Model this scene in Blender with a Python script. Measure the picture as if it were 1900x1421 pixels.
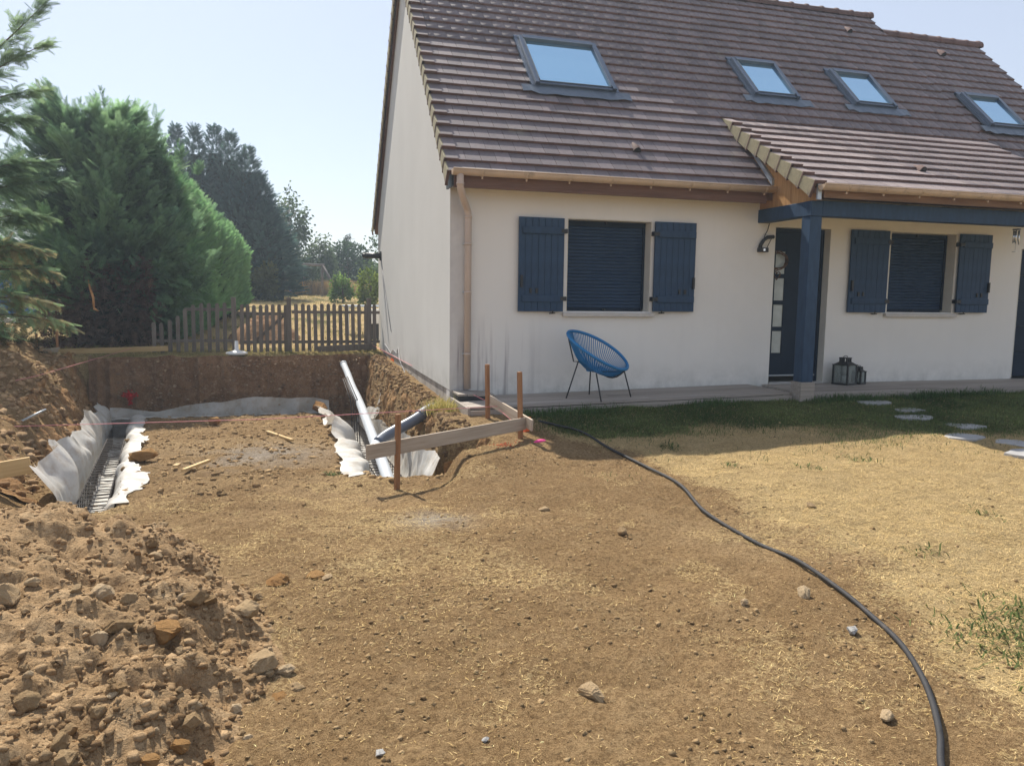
import bpy, bmesh, math, random
import numpy as np
from mathutils import Vector, Matrix, Quaternion

random.seed(7)
RNG = np.random.default_rng(11)
scene = bpy.context.scene
COL = scene.collection
for ob in list(bpy.data.objects):
    bpy.data.objects.remove(ob, do_unlink=True)

# ------------------------------------------------------------------ camera
CAM_POS = (-1.8971, -9.2438, 1.1689)
YAW, PITCH, ROLL, FPX = 0.2838, 0.1133, -0.0133, 1423.36
def cam_axes():
    cy, sy, cp, sp = math.cos(YAW), math.sin(YAW), math.cos(PITCH), math.sin(PITCH)
    f = Vector((sy*cp, cy*cp, -sp)); r = Vector((cy, -sy, 0)); d = f.cross(r)
    cr, sr = math.cos(ROLL), math.sin(ROLL)
    return cr*r+sr*d, -sr*r+cr*d, f
cr_, cd_, cf_ = cam_axes()
cam_data = bpy.data.cameras.new('camera')
cam = bpy.data.objects.new('camera', cam_data); COL.objects.link(cam)
M = Matrix.Identity(4)
for i in range(3):
    M[i][0] = cr_[i]; M[i][1] = -cd_[i]; M[i][2] = -cf_[i]; M[i][3] = CAM_POS[i]
cam.matrix_world = M
cam_data.sensor_fit = 'HORIZONTAL'; cam_data.sensor_width = 36.0
cam_data.lens = FPX/1900*36.0
cam_data.clip_start = 0.05; cam_data.clip_end = 3000
scene.camera = cam

# ------------------------------------------------------------------ light
SUN_EL = math.radians(50.0)
SUN_AZ = math.radians(-14.5)          # measured from +Y towards +X
sun_vec = Vector((math.sin(SUN_AZ)*math.cos(SUN_EL), math.cos(SUN_AZ)*math.cos(SUN_EL), math.sin(SUN_EL)))
world = bpy.data.worlds.new('World'); scene.world = world; world.use_nodes = True
wn = world.node_tree; wn.nodes.clear()
w_out = wn.nodes.new('ShaderNodeOutputWorld'); w_bg = wn.nodes.new('ShaderNodeBackground')
w_sky = wn.nodes.new('ShaderNodeTexSky')
w_sky.sky_type = 'NISHITA'; w_sky.sun_disc = False
w_sky.sun_elevation = SUN_EL; w_sky.sun_rotation = SUN_AZ
w_sky.altitude = 50; w_sky.air_density = 1.0; w_sky.dust_density = 0.8; w_sky.ozone_density = 1.0
# thin even veil of high haze over the clear-sky model
w_mix = wn.nodes.new('ShaderNodeMix'); w_mix.data_type = 'RGBA'; w_mix.clamp_result = False
w_mix.inputs[0].default_value = 0.80
wn.links.new(w_sky.outputs[0], w_mix.inputs[6]); w_mix.inputs[7].default_value = (1.52, 1.57, 1.75, 1)
wn.links.new(w_mix.outputs[2], w_bg.inputs[0]); wn.links.new(w_bg.outputs[0], w_out.inputs[0])
w_bg.inputs[1].default_value = 0.15
sl = bpy.data.lights.new('sun', 'SUN'); sl.energy = 3.1; sl.angle = math.radians(0.6); sl.color = (1.0, 0.93, 0.82)
so = bpy.data.objects.new('sun', sl); COL.objects.link(so)
so.rotation_euler = sun_vec.to_track_quat('Z', 'Y').to_euler(); so.location = (-10, 25, 30)
scene.view_settings.view_transform = 'Standard'; scene.view_settings.look = 'None'
scene.view_settings.gamma = 1.0; scene.view_settings.exposure = 1.25
scene.view_settings.use_curve_mapping = False
scene.cycles.max_bounces = 8

# ------------------------------------------------------------------ helpers
_table = RNG.random((256, 256)).astype(np.float64)
def vnoise(x, y, seed=0):
    x = np.asarray(x, float)+seed*17.13; y = np.asarray(y, float)+seed*31.7
    xi = np.floor(x).astype(int); yi = np.floor(y).astype(int)
    fx = x-xi; fy = y-yi
    fx = fx*fx*(3-2*fx); fy = fy*fy*(3-2*fy)
    a = _table[xi & 255, yi & 255]; b = _table[(xi+1) & 255, yi & 255]
    c = _table[xi & 255, (yi+1) & 255]; d = _table[(xi+1) & 255, (yi+1) & 255]
    return (a*(1-fx)+b*fx)*(1-fy)+(c*(1-fx)+d*fx)*fy-0.5
def fbm(x, y, seed=0, octv=4, lac=2.1, gain=0.5):
    s = 0; a = 1.0
    for i in range(octv):
        s = s+a*vnoise(x, y, seed+i*3); x = np.asarray(x)*lac; y = np.asarray(y)*lac; a *= gain
    return s
def sstep(a, b, x):
    t = np.clip((np.asarray(x, float)-a)/(b-a), 0, 1); return t*t*(3-2*t)

def tag(o, label=None, cat=None, group=None, kind=None):
    if label: o['label'] = label
    if cat: o['category'] = cat
    if group: o['group'] = group
    if kind: o['kind'] = kind
    return o
def link(o, parent=None):
    COL.objects.link(o)
    if parent is not None: o.parent = parent
    return o
def empty(name, loc=(0, 0, 0), parent=None, rz=0.0):
    o = bpy.data.objects.new(name, None); o.empty_display_size = 0.1
    link(o, parent); o.location = loc; o.rotation_euler = (0, 0, rz); return o

def np_mesh(name, V, F, mats, col=None, smooth=False, matidx=None):
    V = np.asarray(V, np.float32); F = np.asarray(F, np.int32)
    me = bpy.data.meshes.new(name)
    k = F.shape[1]; n = len(F)
    me.vertices.add(len(V)); me.vertices.foreach_set('co', V.ravel())
    me.loops.add(n*k); me.loops.foreach_set('vertex_index', F.ravel())
    me.polygons.add(n); me.polygons.foreach_set('loop_start', np.arange(0, n*k, k, dtype=np.int32))
    me.polygons.foreach_set('loop_total', np.full(n, k, dtype=np.int32))
    if smooth: me.polygons.foreach_set('use_smooth', np.ones(n, dtype=bool))
    if matidx is not None: me.polygons.foreach_set('material_index', np.asarray(matidx, np.int32))
    for m in (mats if isinstance(mats, (list, tuple)) else [mats]): me.materials.append(m)
    if col is not None:
        a = me.color_attributes.new('col', 'FLOAT_COLOR', 'POINT')
        c = np.ones((len(V), 4), np.float32); c[:, :col.shape[1]] = col
        a.data.foreach_set('color', c.ravel())
    me.update(calc_edges=True); me.validate()
    return me
def np_obj(name, V, F, mats, parent=None, col=None, smooth=False, matidx=None):
    o = bpy.data.objects.new(name, np_mesh(name, V, F, mats, col, smooth, matidx)); return link(o, parent)

class MB:
    """collects simple solids in one mesh"""
    def __init__(self): self.v = []; self.f = []; self.m = []; self.s = []
    def add(self, vs, fs, mi=0, smooth=False):
        b = len(self.v); self.v.extend([tuple(p) for p in vs])
        for q in fs: self.f.append(tuple(b+i for i in q)); self.m.append(mi); self.s.append(smooth)
        return self
    def box(self, x0, x1, y0, y1, z0, z1, mi=0, mat=None):
        vs = [Vector(p) for p in ((x0,y0,z0),(x1,y0,z0),(x1,y1,z0),(x0,y1,z0),(x0,y0,z1),(x1,y0,z1),(x1,y1,z1),(x0,y1,z1))]
        if mat is not None: vs = [mat @ p for p in vs]
        return self.add(vs, ((0,3,2,1),(4,5,6,7),(0,1,5,4),(1,2,6,5),(2,3,7,6),(3,0,4,7)), mi)
    def prism(self, poly, axis, a, b, mi=0):
        """poly: list of 2D points in the plane normal to axis ('x','y','z')"""
        def P(q, t):
            return {'x': (t, q[0], q[1]), 'y': (q[0], t, q[1]), 'z': (q[0], q[1], t)}[axis]
        n = len(poly); vs = [P(q, a) for q in poly]+[P(q, b) for q in poly]
        fs = [tuple(range(n))[::-1], tuple(range(n, 2*n))]
        fs += [(i, (i+1) % n, n+(i+1) % n, n+i) for i in range(n)]
        return self.add(vs, fs, mi)
    def tube(self, pts, r, seg=8, mi=0, cap=True, smooth=True):
        pts = [Vector(p) for p in pts]; n = len(pts)
        rs = r if isinstance(r, (list, tuple)) else [r]*n
        vs = []; prev = None
        for i, p in enumerate(pts):
            t = (pts[min(i+1, n-1)]-pts[max(i-1, 0)]).normalized()
            if prev is None:
                a = Vector((0, 0, 1)) if abs(t.z) < 0.9 else Vector((1, 0, 0)); u = t.cross(a).normalized()
            else:
                u = (prev-t*prev.dot(t)).normalized()
            prev = u; w = t.cross(u)
            for k in range(seg):
                an = 2*math.pi*k/seg; vs.append(p+(u*math.cos(an)+w*math.sin(an))*rs[i])
        fs = [(i*seg+k, i*seg+(k+1) % seg, (i+1)*seg+(k+1) % seg, (i+1)*seg+k) for i in range(n-1) for k in range(seg)]
        self.add(vs, fs, mi, smooth)
        if cap:
            b = len(self.v)-len(vs)
            self.f.append(tuple(b+k for k in range(seg))[::-1]); self.m.append(mi); self.s.append(False)
            self.f.append(tuple(b+(n-1)*seg+k for k in range(seg))); self.m.append(mi); self.s.append(False)
        return self
    def lathe(self, prof, c=(0, 0, 0), seg=24, mi=0, smooth=True):
        vs = []; n = len(prof)
        for r, z in prof:
            for k in range(seg):
                a = 2*math.pi*k/seg; vs.append((c[0]+r*math.cos(a), c[1]+r*math.sin(a), c[2]+z))
        fs = [(i*seg+k, i*seg+(k+1) % seg, (i+1)*seg+(k+1) % seg, (i+1)*seg+k) for i in range(n-1) for k in range(seg)]
        return self.add(vs, fs, mi, smooth)
    def mesh(self, name, mats):
        me = bpy.data.meshes.new(name); me.from_pydata([tuple(p) for p in self.v], [], self.f)
        for m in (mats if isinstance(mats, (list, tuple)) else [mats]): me.materials.append(m)
        me.polygons.foreach_set('material_index', self.m)
        me.polygons.foreach_set('use_smooth', self.s); me.update(); return me
    def build(self, name, mats, parent=None, bevel=0.0):
        o = bpy.data.objects.new(name, self.mesh(name, mats)); link(o, parent)
        if bevel:
            bv = o.modifiers.new('bevel', 'BEVEL'); bv.width = bevel; bv.segments = 2; bv.limit_method = 'ANGLE'
        return o

# ------------------------------------------------------------------ materials
def new_mat(name):
    m = bpy.data.materials.new(name); m.use_nodes = True
    nt = m.node_tree; b = nt.nodes['Principled BSDF']; return m, nt, b
def N(nt, t, **kw):
    n = nt.nodes.new(t)
    for k, v in kw.items(): setattr(n, k, v)
    return n
def coords(nt, scale=(1, 1, 1), kind='Object'):
    tc = N(nt, 'ShaderNodeTexCoord'); mp = N(nt, 'ShaderNodeMapping'); mp.inputs['Scale'].default_value = scale
    nt.links.new(tc.outputs[kind], mp.inputs[0]); return mp.outputs[0]
def noise(nt, vec, scale, detail=4, rough=0.55):
    n = N(nt, 'ShaderNodeTexNoise'); n.inputs['Scale'].default_value = scale
    n.inputs['Detail'].default_value = detail; n.inputs['Roughness'].default_value = rough
    nt.links.new(vec, n.inputs['Vector']); return n.outputs['Fac']
def ramp(nt, fac, stops):
    r = N(nt, 'ShaderNodeValToRGB'); e = r.color_ramp.elements
    while len(e) < len(stops): e.new(0.5)
    for i, (p, c) in enumerate(stops):
        e[i].position = p; e[i].color = (*c, 1) if len(c) == 3 else c
    nt.links.new(fac, r.inputs[0]); return r.outputs[0]
def mixc(nt, fac, a, b, mode='MIX'):
    m = N(nt, 'ShaderNodeMix', data_type='RGBA', blend_type=mode)
    for sock, val in ((m.inputs[0], fac), (m.inputs[6], a), (m.inputs[7], b)):
        if hasattr(val, 'is_output'): nt.links.new(val, sock)
        elif isinstance(val, (int, float)): sock.default_value = val
        else: sock.default_value = (*val, 1)
    return m.outputs[2]
def math_(nt, op, a, b=None, clamp=False, c=None):
    m = N(nt, 'ShaderNodeMath', operation=op); m.use_clamp = clamp
    for i, val in enumerate((a, b, c)):
        if val is None: continue
        if hasattr(val, 'is_output'): nt.links.new(val, m.inputs[i])
        else: m.inputs[i].default_value = val
    return m.outputs[0]
def bump(nt, bsdf, h, strength=0.3, dist=0.01, prev=None):
    b = N(nt, 'ShaderNodeBump'); b.inputs['Strength'].default_value = strength; b.inputs['Distance'].default_value = dist
    nt.links.new(h, b.inputs['Height'])
    if prev is not None: nt.links.new(prev, b.inputs['Normal'])
    nt.links.new(b.outputs[0], bsdf.inputs['Normal']); return b.outputs[0]
def simple(name, col, rough=0.6, metal=0.0, var=0.12, scale=8.0, bs=0.0, bscale=60.0, stretch=(1, 1, 1), dirt=None, spec=0.5):
    m, nt, b = new_mat(name); v = coords(nt, stretch)
    n = noise(nt, v, scale, 5)
    lo = tuple(max(0, c*(1-var)) for c in col); hi = tuple(min(1, c*(1+var)) for c in col)
    c = ramp(nt, n, [(0.3, lo), (0.7, hi)])
    if dirt:
        n2 = noise(nt, v, scale*0.6, 6, 0.7); k = ramp(nt, n2, [(dirt[1], (0, 0, 0)), (min(1, dirt[1]+0.16), (1, 1, 1))])
        c = mixc(nt, math_(nt, 'MULTIPLY', k, dirt[2] if len(dirt) > 2 else 0.8), c, dirt[0])
    nt.links.new(c, b.inputs['Base Color'])
    b.inputs['Roughness'].default_value = rough; b.inputs['Metallic'].default_value = metal
    b.inputs['Specular IOR Level'].default_value = spec
    if bs: bump(nt, b, noise(nt, v, bscale, 5, 0.6), bs, 0.01)
    return m
def wood(name, c1, c2, rough=0.75, grain=(3, 3, 40), bs=0.25):
    """grain runs along the axis with the small scale"""
    m, nt, b = new_mat(name); v = coords(nt, grain)
    oi = N(nt, 'ShaderNodeObjectInfo'); 
    va = N(nt, 'ShaderNodeVectorMath', operation='ADD'); nt.links.new(v, va.inputs[0])
    sc = N(nt, 'ShaderNodeVectorMath', operation='SCALE'); sc.inputs[0].default_value = (13, 7, 5); nt.links.new(oi.outputs['Random'], sc.inputs['Scale'])
    nt.links.new(sc.outputs[0], va.inputs[1]); v = va.outputs[0]
    n = noise(nt, v, 1.0, 6, 0.65)
    c = ramp(nt, n, [(0.28, c1), (0.72, c2)])
    br = math_(nt, 'MULTIPLY_ADD', oi.outputs['Random'], 0.35, c=0.82)
    c = mixc(nt, 1.0, c, (1, 1, 1), 'MULTIPLY'); mm = nt.nodes[-1]
    cmb = N(nt, 'ShaderNodeCombineColor')
    for i in range(3): nt.links.new(br, cmb.inputs[i])
    nt.links.new(cmb.outputs[0], mm.inputs[7])
    nt.links.new(c, b.inputs['Base Color']); b.inputs['Roughness'].default_value = rough
    b.inputs['Specular IOR Level'].default_value = 0.25
    if bs: bump(nt, b, n, bs, 0.004)
    return m
def vcol_mat(name, rough=0.9, transl=0.0, mul=None):
    m, nt, b = new_mat(name)
    a = N(nt, 'ShaderNodeVertexColor'); a.layer_name = 'col'
    c = a.outputs[0]
    nt.links.new(c, b.inputs['Base Color']); b.inputs['Roughness'].default_value = rough
    b.inputs['Specular IOR Level'].default_value = 0.15
    if transl:
        t = N(nt, 'ShaderNodeBsdfTranslucent'); nt.links.new(c, t.inputs[0])
        mx = N(nt, 'ShaderNodeMixShader'); mx.inputs[0].default_value = transl
        nt.links.new(b.outputs[0], mx.inputs[1]); nt.links.new(t.outputs[0], mx.inputs[2])
        nt.links.new(mx.outputs[0], nt.nodes['Material Output'].inputs[0])
    return m

MT = {}
# rendered plaster with run-off streaks and damp marks near the base
def plaster(name, base, streak):
    m, nt, b = new_mat(name)
    v = coords(nt)
    n1 = noise(nt, v, 0.9, 5); n2 = noise(nt, v, 7, 5)
    c = ramp(nt, n1, [(0.3, tuple(x*0.93 for x in base)), (0.7, base)])
    c = mixc(nt, math_(nt, 'MULTIPLY', n2, 0.16), c, tuple(x*0.72 for x in base))
    vs = coords(nt, (8.0, 0.6, 0.35)); s1 = noise(nt, vs, 1.0, 4, 0.6)
    sx = N(nt, 'ShaderNodeSeparateXYZ'); tc = N(nt, 'ShaderNodeTexCoord'); nt.links.new(tc.outputs['Object'], sx.inputs[0])
    z = sx.outputs[2]; x = sx.outputs[0]
    low = N(nt, 'ShaderNodeMapRange'); low.inputs[1].default_value = 0.95; low.inputs[2].default_value = 0.35; nt.links.new(z, low.inputs[0])
    near = N(nt, 'ShaderNodeMapRange'); near.inputs[1].default_value = 1.25; near.inputs[2].default_value = 0.5; nt.links.new(x, near.inputs[0])
    st = ramp(nt, s1, [(0.48, (0, 0, 0)), (0.62, (1, 1, 1))])
    k = math_(nt, 'MULTIPLY', math_(nt, 'MULTIPLY', st, low.outputs[0]), math_(nt, 'MULTIPLY_ADD', near.outputs[0], streak, c=0.0), clamp=True)
    c = mixc(nt, math_(nt, 'MULTIPLY', k, 0.8), c, (0.16, 0.12, 0.14))
    damp = N(nt, 'ShaderNodeMapRange'); damp.inputs[1].default_value = 0.32; damp.inputs[2].default_value = -0.02; nt.links.new(z, damp.inputs[0])
    dk = math_(nt, 'MULTIPLY', damp.outputs[0], ramp(nt, noise(nt, v, 4, 6, 0.7), [(0.35, (0, 0, 0)), (0.75, (1, 1, 1))]))
    c = mixc(nt, math_(nt, 'MULTIPLY', dk, 0.55), c, (0.25, 0.25, 0.22))
    cs_ = N(nt, 'ShaderNodeMapRange'); cs_.inputs[1].default_value = 0.24; cs_.inputs[2].default_value = 0.10; nt.links.new(x, cs_.inputs[0])
    ck = math_(nt, 'MULTIPLY', cs_.outputs[0], math_(nt, 'MULTIPLY_ADD', noise(nt, v, 2.2, 5, 0.7), 0.8, c=-0.02))
    c = mixc(nt, math_(nt, 'MULTIPLY', ck, 0.9 if streak > 0.5 else 0.0), c, (0.24, 0.21, 0.22))
    fine = noise(nt, coords(nt, (6, 6, 0.6)), 1.2, 4)
    c = mixc(nt, math_(nt, 'MULTIPLY', ramp(nt, fine, [(0.5, (0, 0, 0)), (0.8, (1, 1, 1))]), 0.08), c, tuple(x*0.66 for x in base))
    nt.links.new(c, b.inputs['Base Color']); b.inputs['Roughness'].default_value = 0.92; b.inputs['Specular IOR Level'].default_value = 0.2
    bump(nt, b, noise(nt, v, 160, 4, 0.7), 0.35, 0.004)
    return m
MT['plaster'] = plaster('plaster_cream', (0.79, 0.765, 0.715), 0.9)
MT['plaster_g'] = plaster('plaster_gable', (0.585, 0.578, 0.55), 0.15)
MT['concrete'] = simple('concrete', (0.36, 0.33, 0.29), 0.9, var=0.25, scale=6, bs=0.4, bscale=90, dirt=((0.16, 0.13, 0.1), 0.5, 0.7))
MT['reveal'] = simple('reveal_plaster', (0.60, 0.57, 0.50), 0.9, var=0.06, bs=0.2, bscale=150)
MT['navy'] = simple('navy_paint', (0.024, 0.053, 0.102), 0.55, var=0.2, scale=5, bs=0.12, bscale=40, stretch=(4, 4, 1), spec=0.22)
MT['navy_dark'] = simple('navy_door_paint', (0.011, 0.022, 0.040), 0.6, var=0.15, scale=5, spec=0.15)
MT['navy_slat'] = simple('roller_slat_paint', (0.020, 0.044, 0.088), 0.6, var=0.1, scale=3, spec=0.22)
MT['black'] = simple('black_metal', (0.015, 0.016, 0.018), 0.45, var=0.2)
MT['sill'] = simple('sill_stone', (0.52, 0.49, 0.45), 0.85, var=0.1, bs=0.2)
MT['gutter'] = simple('sand_pvc', (0.52, 0.39, 0.27), 0.55, var=0.1, scale=4, dirt=((0.13, 0.10, 0.07), 0.56, 0.75))
MT['pipe_sand'] = simple('sand_pvc_pipe', (0.50, 0.40, 0.33), 0.5, var=0.06, scale=4)
MT['fascia'] = wood('brown_fascia', (0.10, 0.055, 0.04), (0.19, 0.11, 0.08), grain=(1.5, 30, 30))
MT['cheek'] = wood('larch_board', (0.30, 0.15, 0.055), (0.50, 0.29, 0.12), grain=(20, 20, 2.0))
MT['larch_fascia'] = wood('larch_fascia', (0.13, 0.075, 0.045), (0.28, 0.175, 0.11), grain=(1.5, 25, 25))
MT['zinc'] = simple('zinc', (0.40, 0.45, 0.50), 0.4, 0.6, var=0.1)
MT['slate_alu'] = simple('skylight_aluminium', (0.07, 0.10, 0.15), 0.35, 0.5, var=0.08)
MT['alu_flash'] = simple('skylight_flashing', (0.10, 0.13, 0.17), 0.4, 0.4, var=0.12, scale=5)
MT['stake'] = wood('stake_wood', (0.22, 0.10, 0.045), (0.40, 0.21, 0.10), grain=(30, 30, 2.5))
MT['plank_r'] = wood('formwork_plank', (0.33, 0.26, 0.19), (0.52, 0.44, 0.35), grain=(1.6, 25, 25))
MT['plank_new'] = wood('fresh_plank', (0.45, 0.30, 0.13), (0.62, 0.46, 0.24), grain=(1.6, 25, 25))
MT['deckboard'] = wood('weathered_deck', (0.24, 0.21, 0.18), (0.40, 0.355, 0.31), grain=(1.2, 30, 30))
MT['fence'] = wood('weathered_fence', (0.105, 0.088, 0.074), (0.20, 0.172, 0.148), grain=(30, 30, 2.5))
MT['swingwood'] = simple('grey_swing_timber', (0.15, 0.135, 0.13), 0.85, var=0.2)
MT['pvc'] = simple('grey_pvc', (0.50, 0.54, 0.58), 0.35, var=0.06, scale=3, dirt=((0.35, 0.28, 0.2), 0.62, 0.5))
MT['pvc_dark'] = simple('dark_grey_pvc', (0.13, 0.15, 0.19), 0.35, var=0.06, scale=3)
MT['rebar'] = simple('rebar_steel', (0.045, 0.036, 0.032), 0.8, 0.0, var=0.3, scale=20)
MT['white_plastic'] = simple('white_plastic', (0.78, 0.78, 0.76), 0.4, var=0.04)
MT['orange'] = simple('orange_paint', (0.85, 0.13, 0.015), 0.6, var=0.1)
MT['pink'] = simple('pink_cord', (0.85, 0.06, 0.28), 0.7, var=0.15, scale=60)
MT['pinkline'] = simple('pink_line', (0.75, 0.28, 0.30), 0.7, var=0.1, scale=60)
MT['redspray'] = simple('red_spray', (0.62, 0.05, 0.045), 0.9, var=0.3, scale=30)
MT['hose'] = simple('black_conduit', (0.022, 0.022, 0.024), 0.75, var=0.25, scale=15, dirt=((0.13, 0.1, 0.07), 0.58, 0.5))
MT['blue_cord'] = simple('blue_pvc_cord', (0.008, 0.17, 0.40), 0.5, var=0.12, scale=10)
MT['cable'] = simple('grey_cable', (0.22, 0.22, 0.23), 0.6)
MT['paver'] = simple('stepping_stone', (0.33, 0.325, 0.32), 0.9, var=0.15, scale=9, bs=0.4, bscale=70)
MT['twig'] = simple('twig', (0.11, 0.06, 0.035), 0.9, var=0.3, scale=30)
MT['dead'] = simple('dead_twig', (0.20, 0.13, 0.10), 0.95, var=0.35, scale=8)
MT['fresh'] = simple('split_wood', (0.55, 0.28, 0.11), 0.8, var=0.2, scale=20)
MT['bark'] = simple('bark', (0.10, 0.07, 0.05), 0.95, var=0.35, scale=12, bs=0.6, bscale=25)
MT['birchbark'] = simple('birch_bark', (0.5, 0.48, 0.44), 0.8, var=0.3, scale=6, dirt=((0.06, 0.05, 0.05), 0.55))
MT['leaf'] = vcol_mat('foliage', 0.8, 0.5)
MT['straw'] = vcol_mat('straw', 0.85, 0.2)
MT['grass'] = vcol_mat('green_blades', 0.7, 0.3)
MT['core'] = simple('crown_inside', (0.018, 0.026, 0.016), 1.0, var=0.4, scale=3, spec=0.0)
MT['frosted'] = simple('frosted_glass', (0.42, 0.46, 0.44), 0.25, var=0.15, scale=6)
MT['silver'] = simple('silver_tube', (0.7, 0.72, 0.75), 0.25, 0.9)
MT['bluebox'] = simple('blue_paint', (0.03, 0.13, 0.42), 0.5)
# skylight glass: coated pane that mirrors the sky
m, nt, b = new_mat('skylight_glass'); b.inputs['Base Color'].default_value = (0.38, 0.64, 0.84, 1)
b.inputs['Metallic'].default_value = 0.9; b.inputs['Roughness'].default_value = 0.06; MT['skyglass'] = m
m, nt, b = new_mat('lantern_glass'); b.inputs['Base Color'].default_value = (0.6, 0.64, 0.62, 1)
b.inputs['Roughness'].default_value = 0.08; b.inputs['Transmission Weight'].default_value = 0.85; b.inputs['IOR'].default_value = 1.1; MT['lglass'] = m
# geotextile / plastic liner
m, nt, b = new_mat('trench_liner'); v = coords(nt)
c = ramp(nt, noise(nt, v, 3.5, 5, 0.6), [(0.3, (0.50, 0.49, 0.45)), (0.7, (0.68, 0.67, 0.64))])
c = mixc(nt, math_(nt, 'MULTIPLY', ramp(nt, noise(nt, v, 9, 6, 0.7), [(0.48, (0, 0, 0)), (0.72, (1, 1, 1))]), 0.65), c, (0.40, 0.30, 0.19))
nt.links.new(c, b.inputs['Base Color']); b.inputs['Roughness'].default_value = 0.55
t = N(nt, 'ShaderNodeBsdfTranslucent'); nt.links.new(c, t.inputs[0]); mx = N(nt, 'ShaderNodeMixShader'); mx.inputs[0].default_value = 0.25
nt.links.new(b.outputs[0], mx.inputs[1]); nt.links.new(t.outputs[0], mx.inputs[2]); nt.links.new(mx.outputs[0], nt.nodes['Material Output'].inputs[0])
bump(nt, b, noise(nt, v, 14, 3), 0.2, 0.02); MT['liner'] = m
# roof tiles: weathered top and redder butt edge, tint from attribute + object random
def tile_mat(name, lo, hi, rough):
    m, nt, b = new_mat(name)
    a = N(nt, 'ShaderNodeVertexColor'); a.layer_name = 'col'; oi = N(nt, 'ShaderNodeObjectInfo')
    sp = N(nt, 'ShaderNodeSeparateColor'); nt.links.new(a.outputs[0], sp.inputs[0])
    t = math_(nt, 'FRACT', math_(nt, 'ADD', sp.outputs[0], oi.outputs['Random']))
    geo = N(nt, 'ShaderNodeNewGeometry'); n = noise(nt, geo.outputs['Position'], 1.1, 5, 0.6)
    n3 = noise(nt, geo.outputs['Position'], 25, 4, 0.6)
    f = math_(nt, 'ADD', math_(nt, 'MULTIPLY', t, 0.55), math_(nt, 'MULTIPLY', n, 0.55))
    c = ramp(nt, f, [(0.15, lo), (0.85, hi)])
    c = mixc(nt, math_(nt, 'MULTIPLY', ramp(nt, n3, [(0.45, (0, 0, 0)), (0.7, (1, 1, 1))]), 0.35), c, tuple(x*0.6 for x in lo))
    n6 = noise(nt, geo.outputs['Position'], 2.6, 6, 0.7)
    c = mixc(nt, math_(nt, 'MULTIPLY', ramp(nt, n6, [(0.60, (0, 0, 0)), (0.74, (1, 1, 1))]), 0.35), c, (0.30, 0.29, 0.22))
    nt.links.new(c, b.inputs['Base Color']); b.inputs['Roughness'].default_value = rough
    bump(nt, b, noise(nt, geo.outputs['Position'], 120, 4, 0.6), 0.2, 0.004)
    return m
MT['tile_top'] = tile_mat('tile_weathered', (0.104, 0.084, 0.088), (0.190, 0.154, 0.156), 0.55)
MT['tile_porch_lit'] = tile_mat('tile_porch_lit', (0.22, 0.175, 0.165), (0.35, 0.285, 0.265), 0.55)  # lighter copy of the tile: sunlight on the porch slope put into the colour
MT['tile_butt'] = tile_mat('tile_edge', (0.085, 0.050, 0.044), (0.155, 0.090, 0.078), 0.8)
MT['verge'] = simple('verge_tile_lichen', (0.27, 0.24, 0.15), 0.9, var=0.25, scale=7, bs=0.3, dirt=((0.15, 0.11, 0.09), 0.52, 0.8))
# soil
def soil(name, lo, hi, rock, sc=1.0, bs=0.9):
    m, nt, b = new_mat(name); geo = N(nt, 'ShaderNodeNewGeometry'); p = geo.outputs['Position']
    n1 = noise(nt, p, 1.3*sc, 6, 0.65); n2 = noise(nt, p, 9*sc, 6, 0.7); n3 = noise(nt, p, 45*sc, 5, 0.7)
    c = ramp(nt, n1, [(0.3, lo), (0.7, hi)])
    c = mixc(nt, math_(nt, 'MULTIPLY', ramp(nt, n2, [(0.48, (0, 0, 0)), (0.68, (1, 1, 1))]), 0.6), c, rock)
    c = mixc(nt, math_(nt, 'MULTIPLY', ramp(nt, n3, [(0.35, (1, 1, 1)), (0.55, (0, 0, 0))]), 0.5), c, tuple(x*0.5 for x in lo))
    nt.links.new(c, b.inputs['Base Color']); b.inputs['Roughness'].default_value = 0.95; b.inputs['Specular IOR Level'].default_value = 0.1
    q = bump(nt, b, n2, bs, 0.06); bump(nt, b, n3, bs*0.8, 0.02, q)
    return m
MT['bank'] = soil('cut_earth', (0.22, 0.12, 0.053), (0.40, 0.24, 0.115), (0.54, 0.36, 0.18))
MT['bankdark'] = soil('topsoil_cut', (0.19, 0.105, 0.055), (0.37, 0.225, 0.125), (0.50, 0.34, 0.22), 1.0, 1.0)
MT['heap'] = soil('heap_earth', (0.27, 0.172, 0.088), (0.44, 0.30, 0.165), (0.56, 0.41, 0.245))
def rock_mat(name, lo, hi):
    m, nt, b = new_mat(name); v = coords(nt); oi = N(nt, 'ShaderNodeObjectInfo')
    n = noise(nt, v, 4, 6, 0.7); f = math_(nt, 'ADD', math_(nt, 'MULTIPLY', n, 0.6), math_(nt, 'MULTIPLY', oi.outputs['Random'], 0.45))
    c = ramp(nt, f, [(0.25, lo), (0.8, hi)])
    nt.links.new(c, b.inputs['Base Color']); b.inputs['Roughness'].default_value = 0.95; b.inputs['Specular IOR Level'].default_value = 0.1
    bump(nt, b, noise(nt, v, 9, 6, 0.75), 0.7, 0.15); return m
MT['clod'] = rock_mat('clod', (0.32, 0.205, 0.10), (0.62, 0.45, 0.26))
MT['ochre'] = rock_mat('ochre_clod', (0.34, 0.18, 0.07), (0.56, 0.34, 0.145))
MT['pale'] = rock_mat('pale_stone', (0.58, 0.41, 0.23), (0.76, 0.59, 0.38))
MT['white'] = rock_mat('white_pebble', (0.6, 0.58, 0.54), (0.75, 0.74, 0.71))
m, nt, b = new_mat('crumbs'); a = N(nt, 'ShaderNodeVertexColor'); a.layer_name = 'col'; geo = N(nt, 'ShaderNodeNewGeometry')
n5 = noise(nt, geo.outputs['Position'], 70, 5, 0.75)
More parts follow.
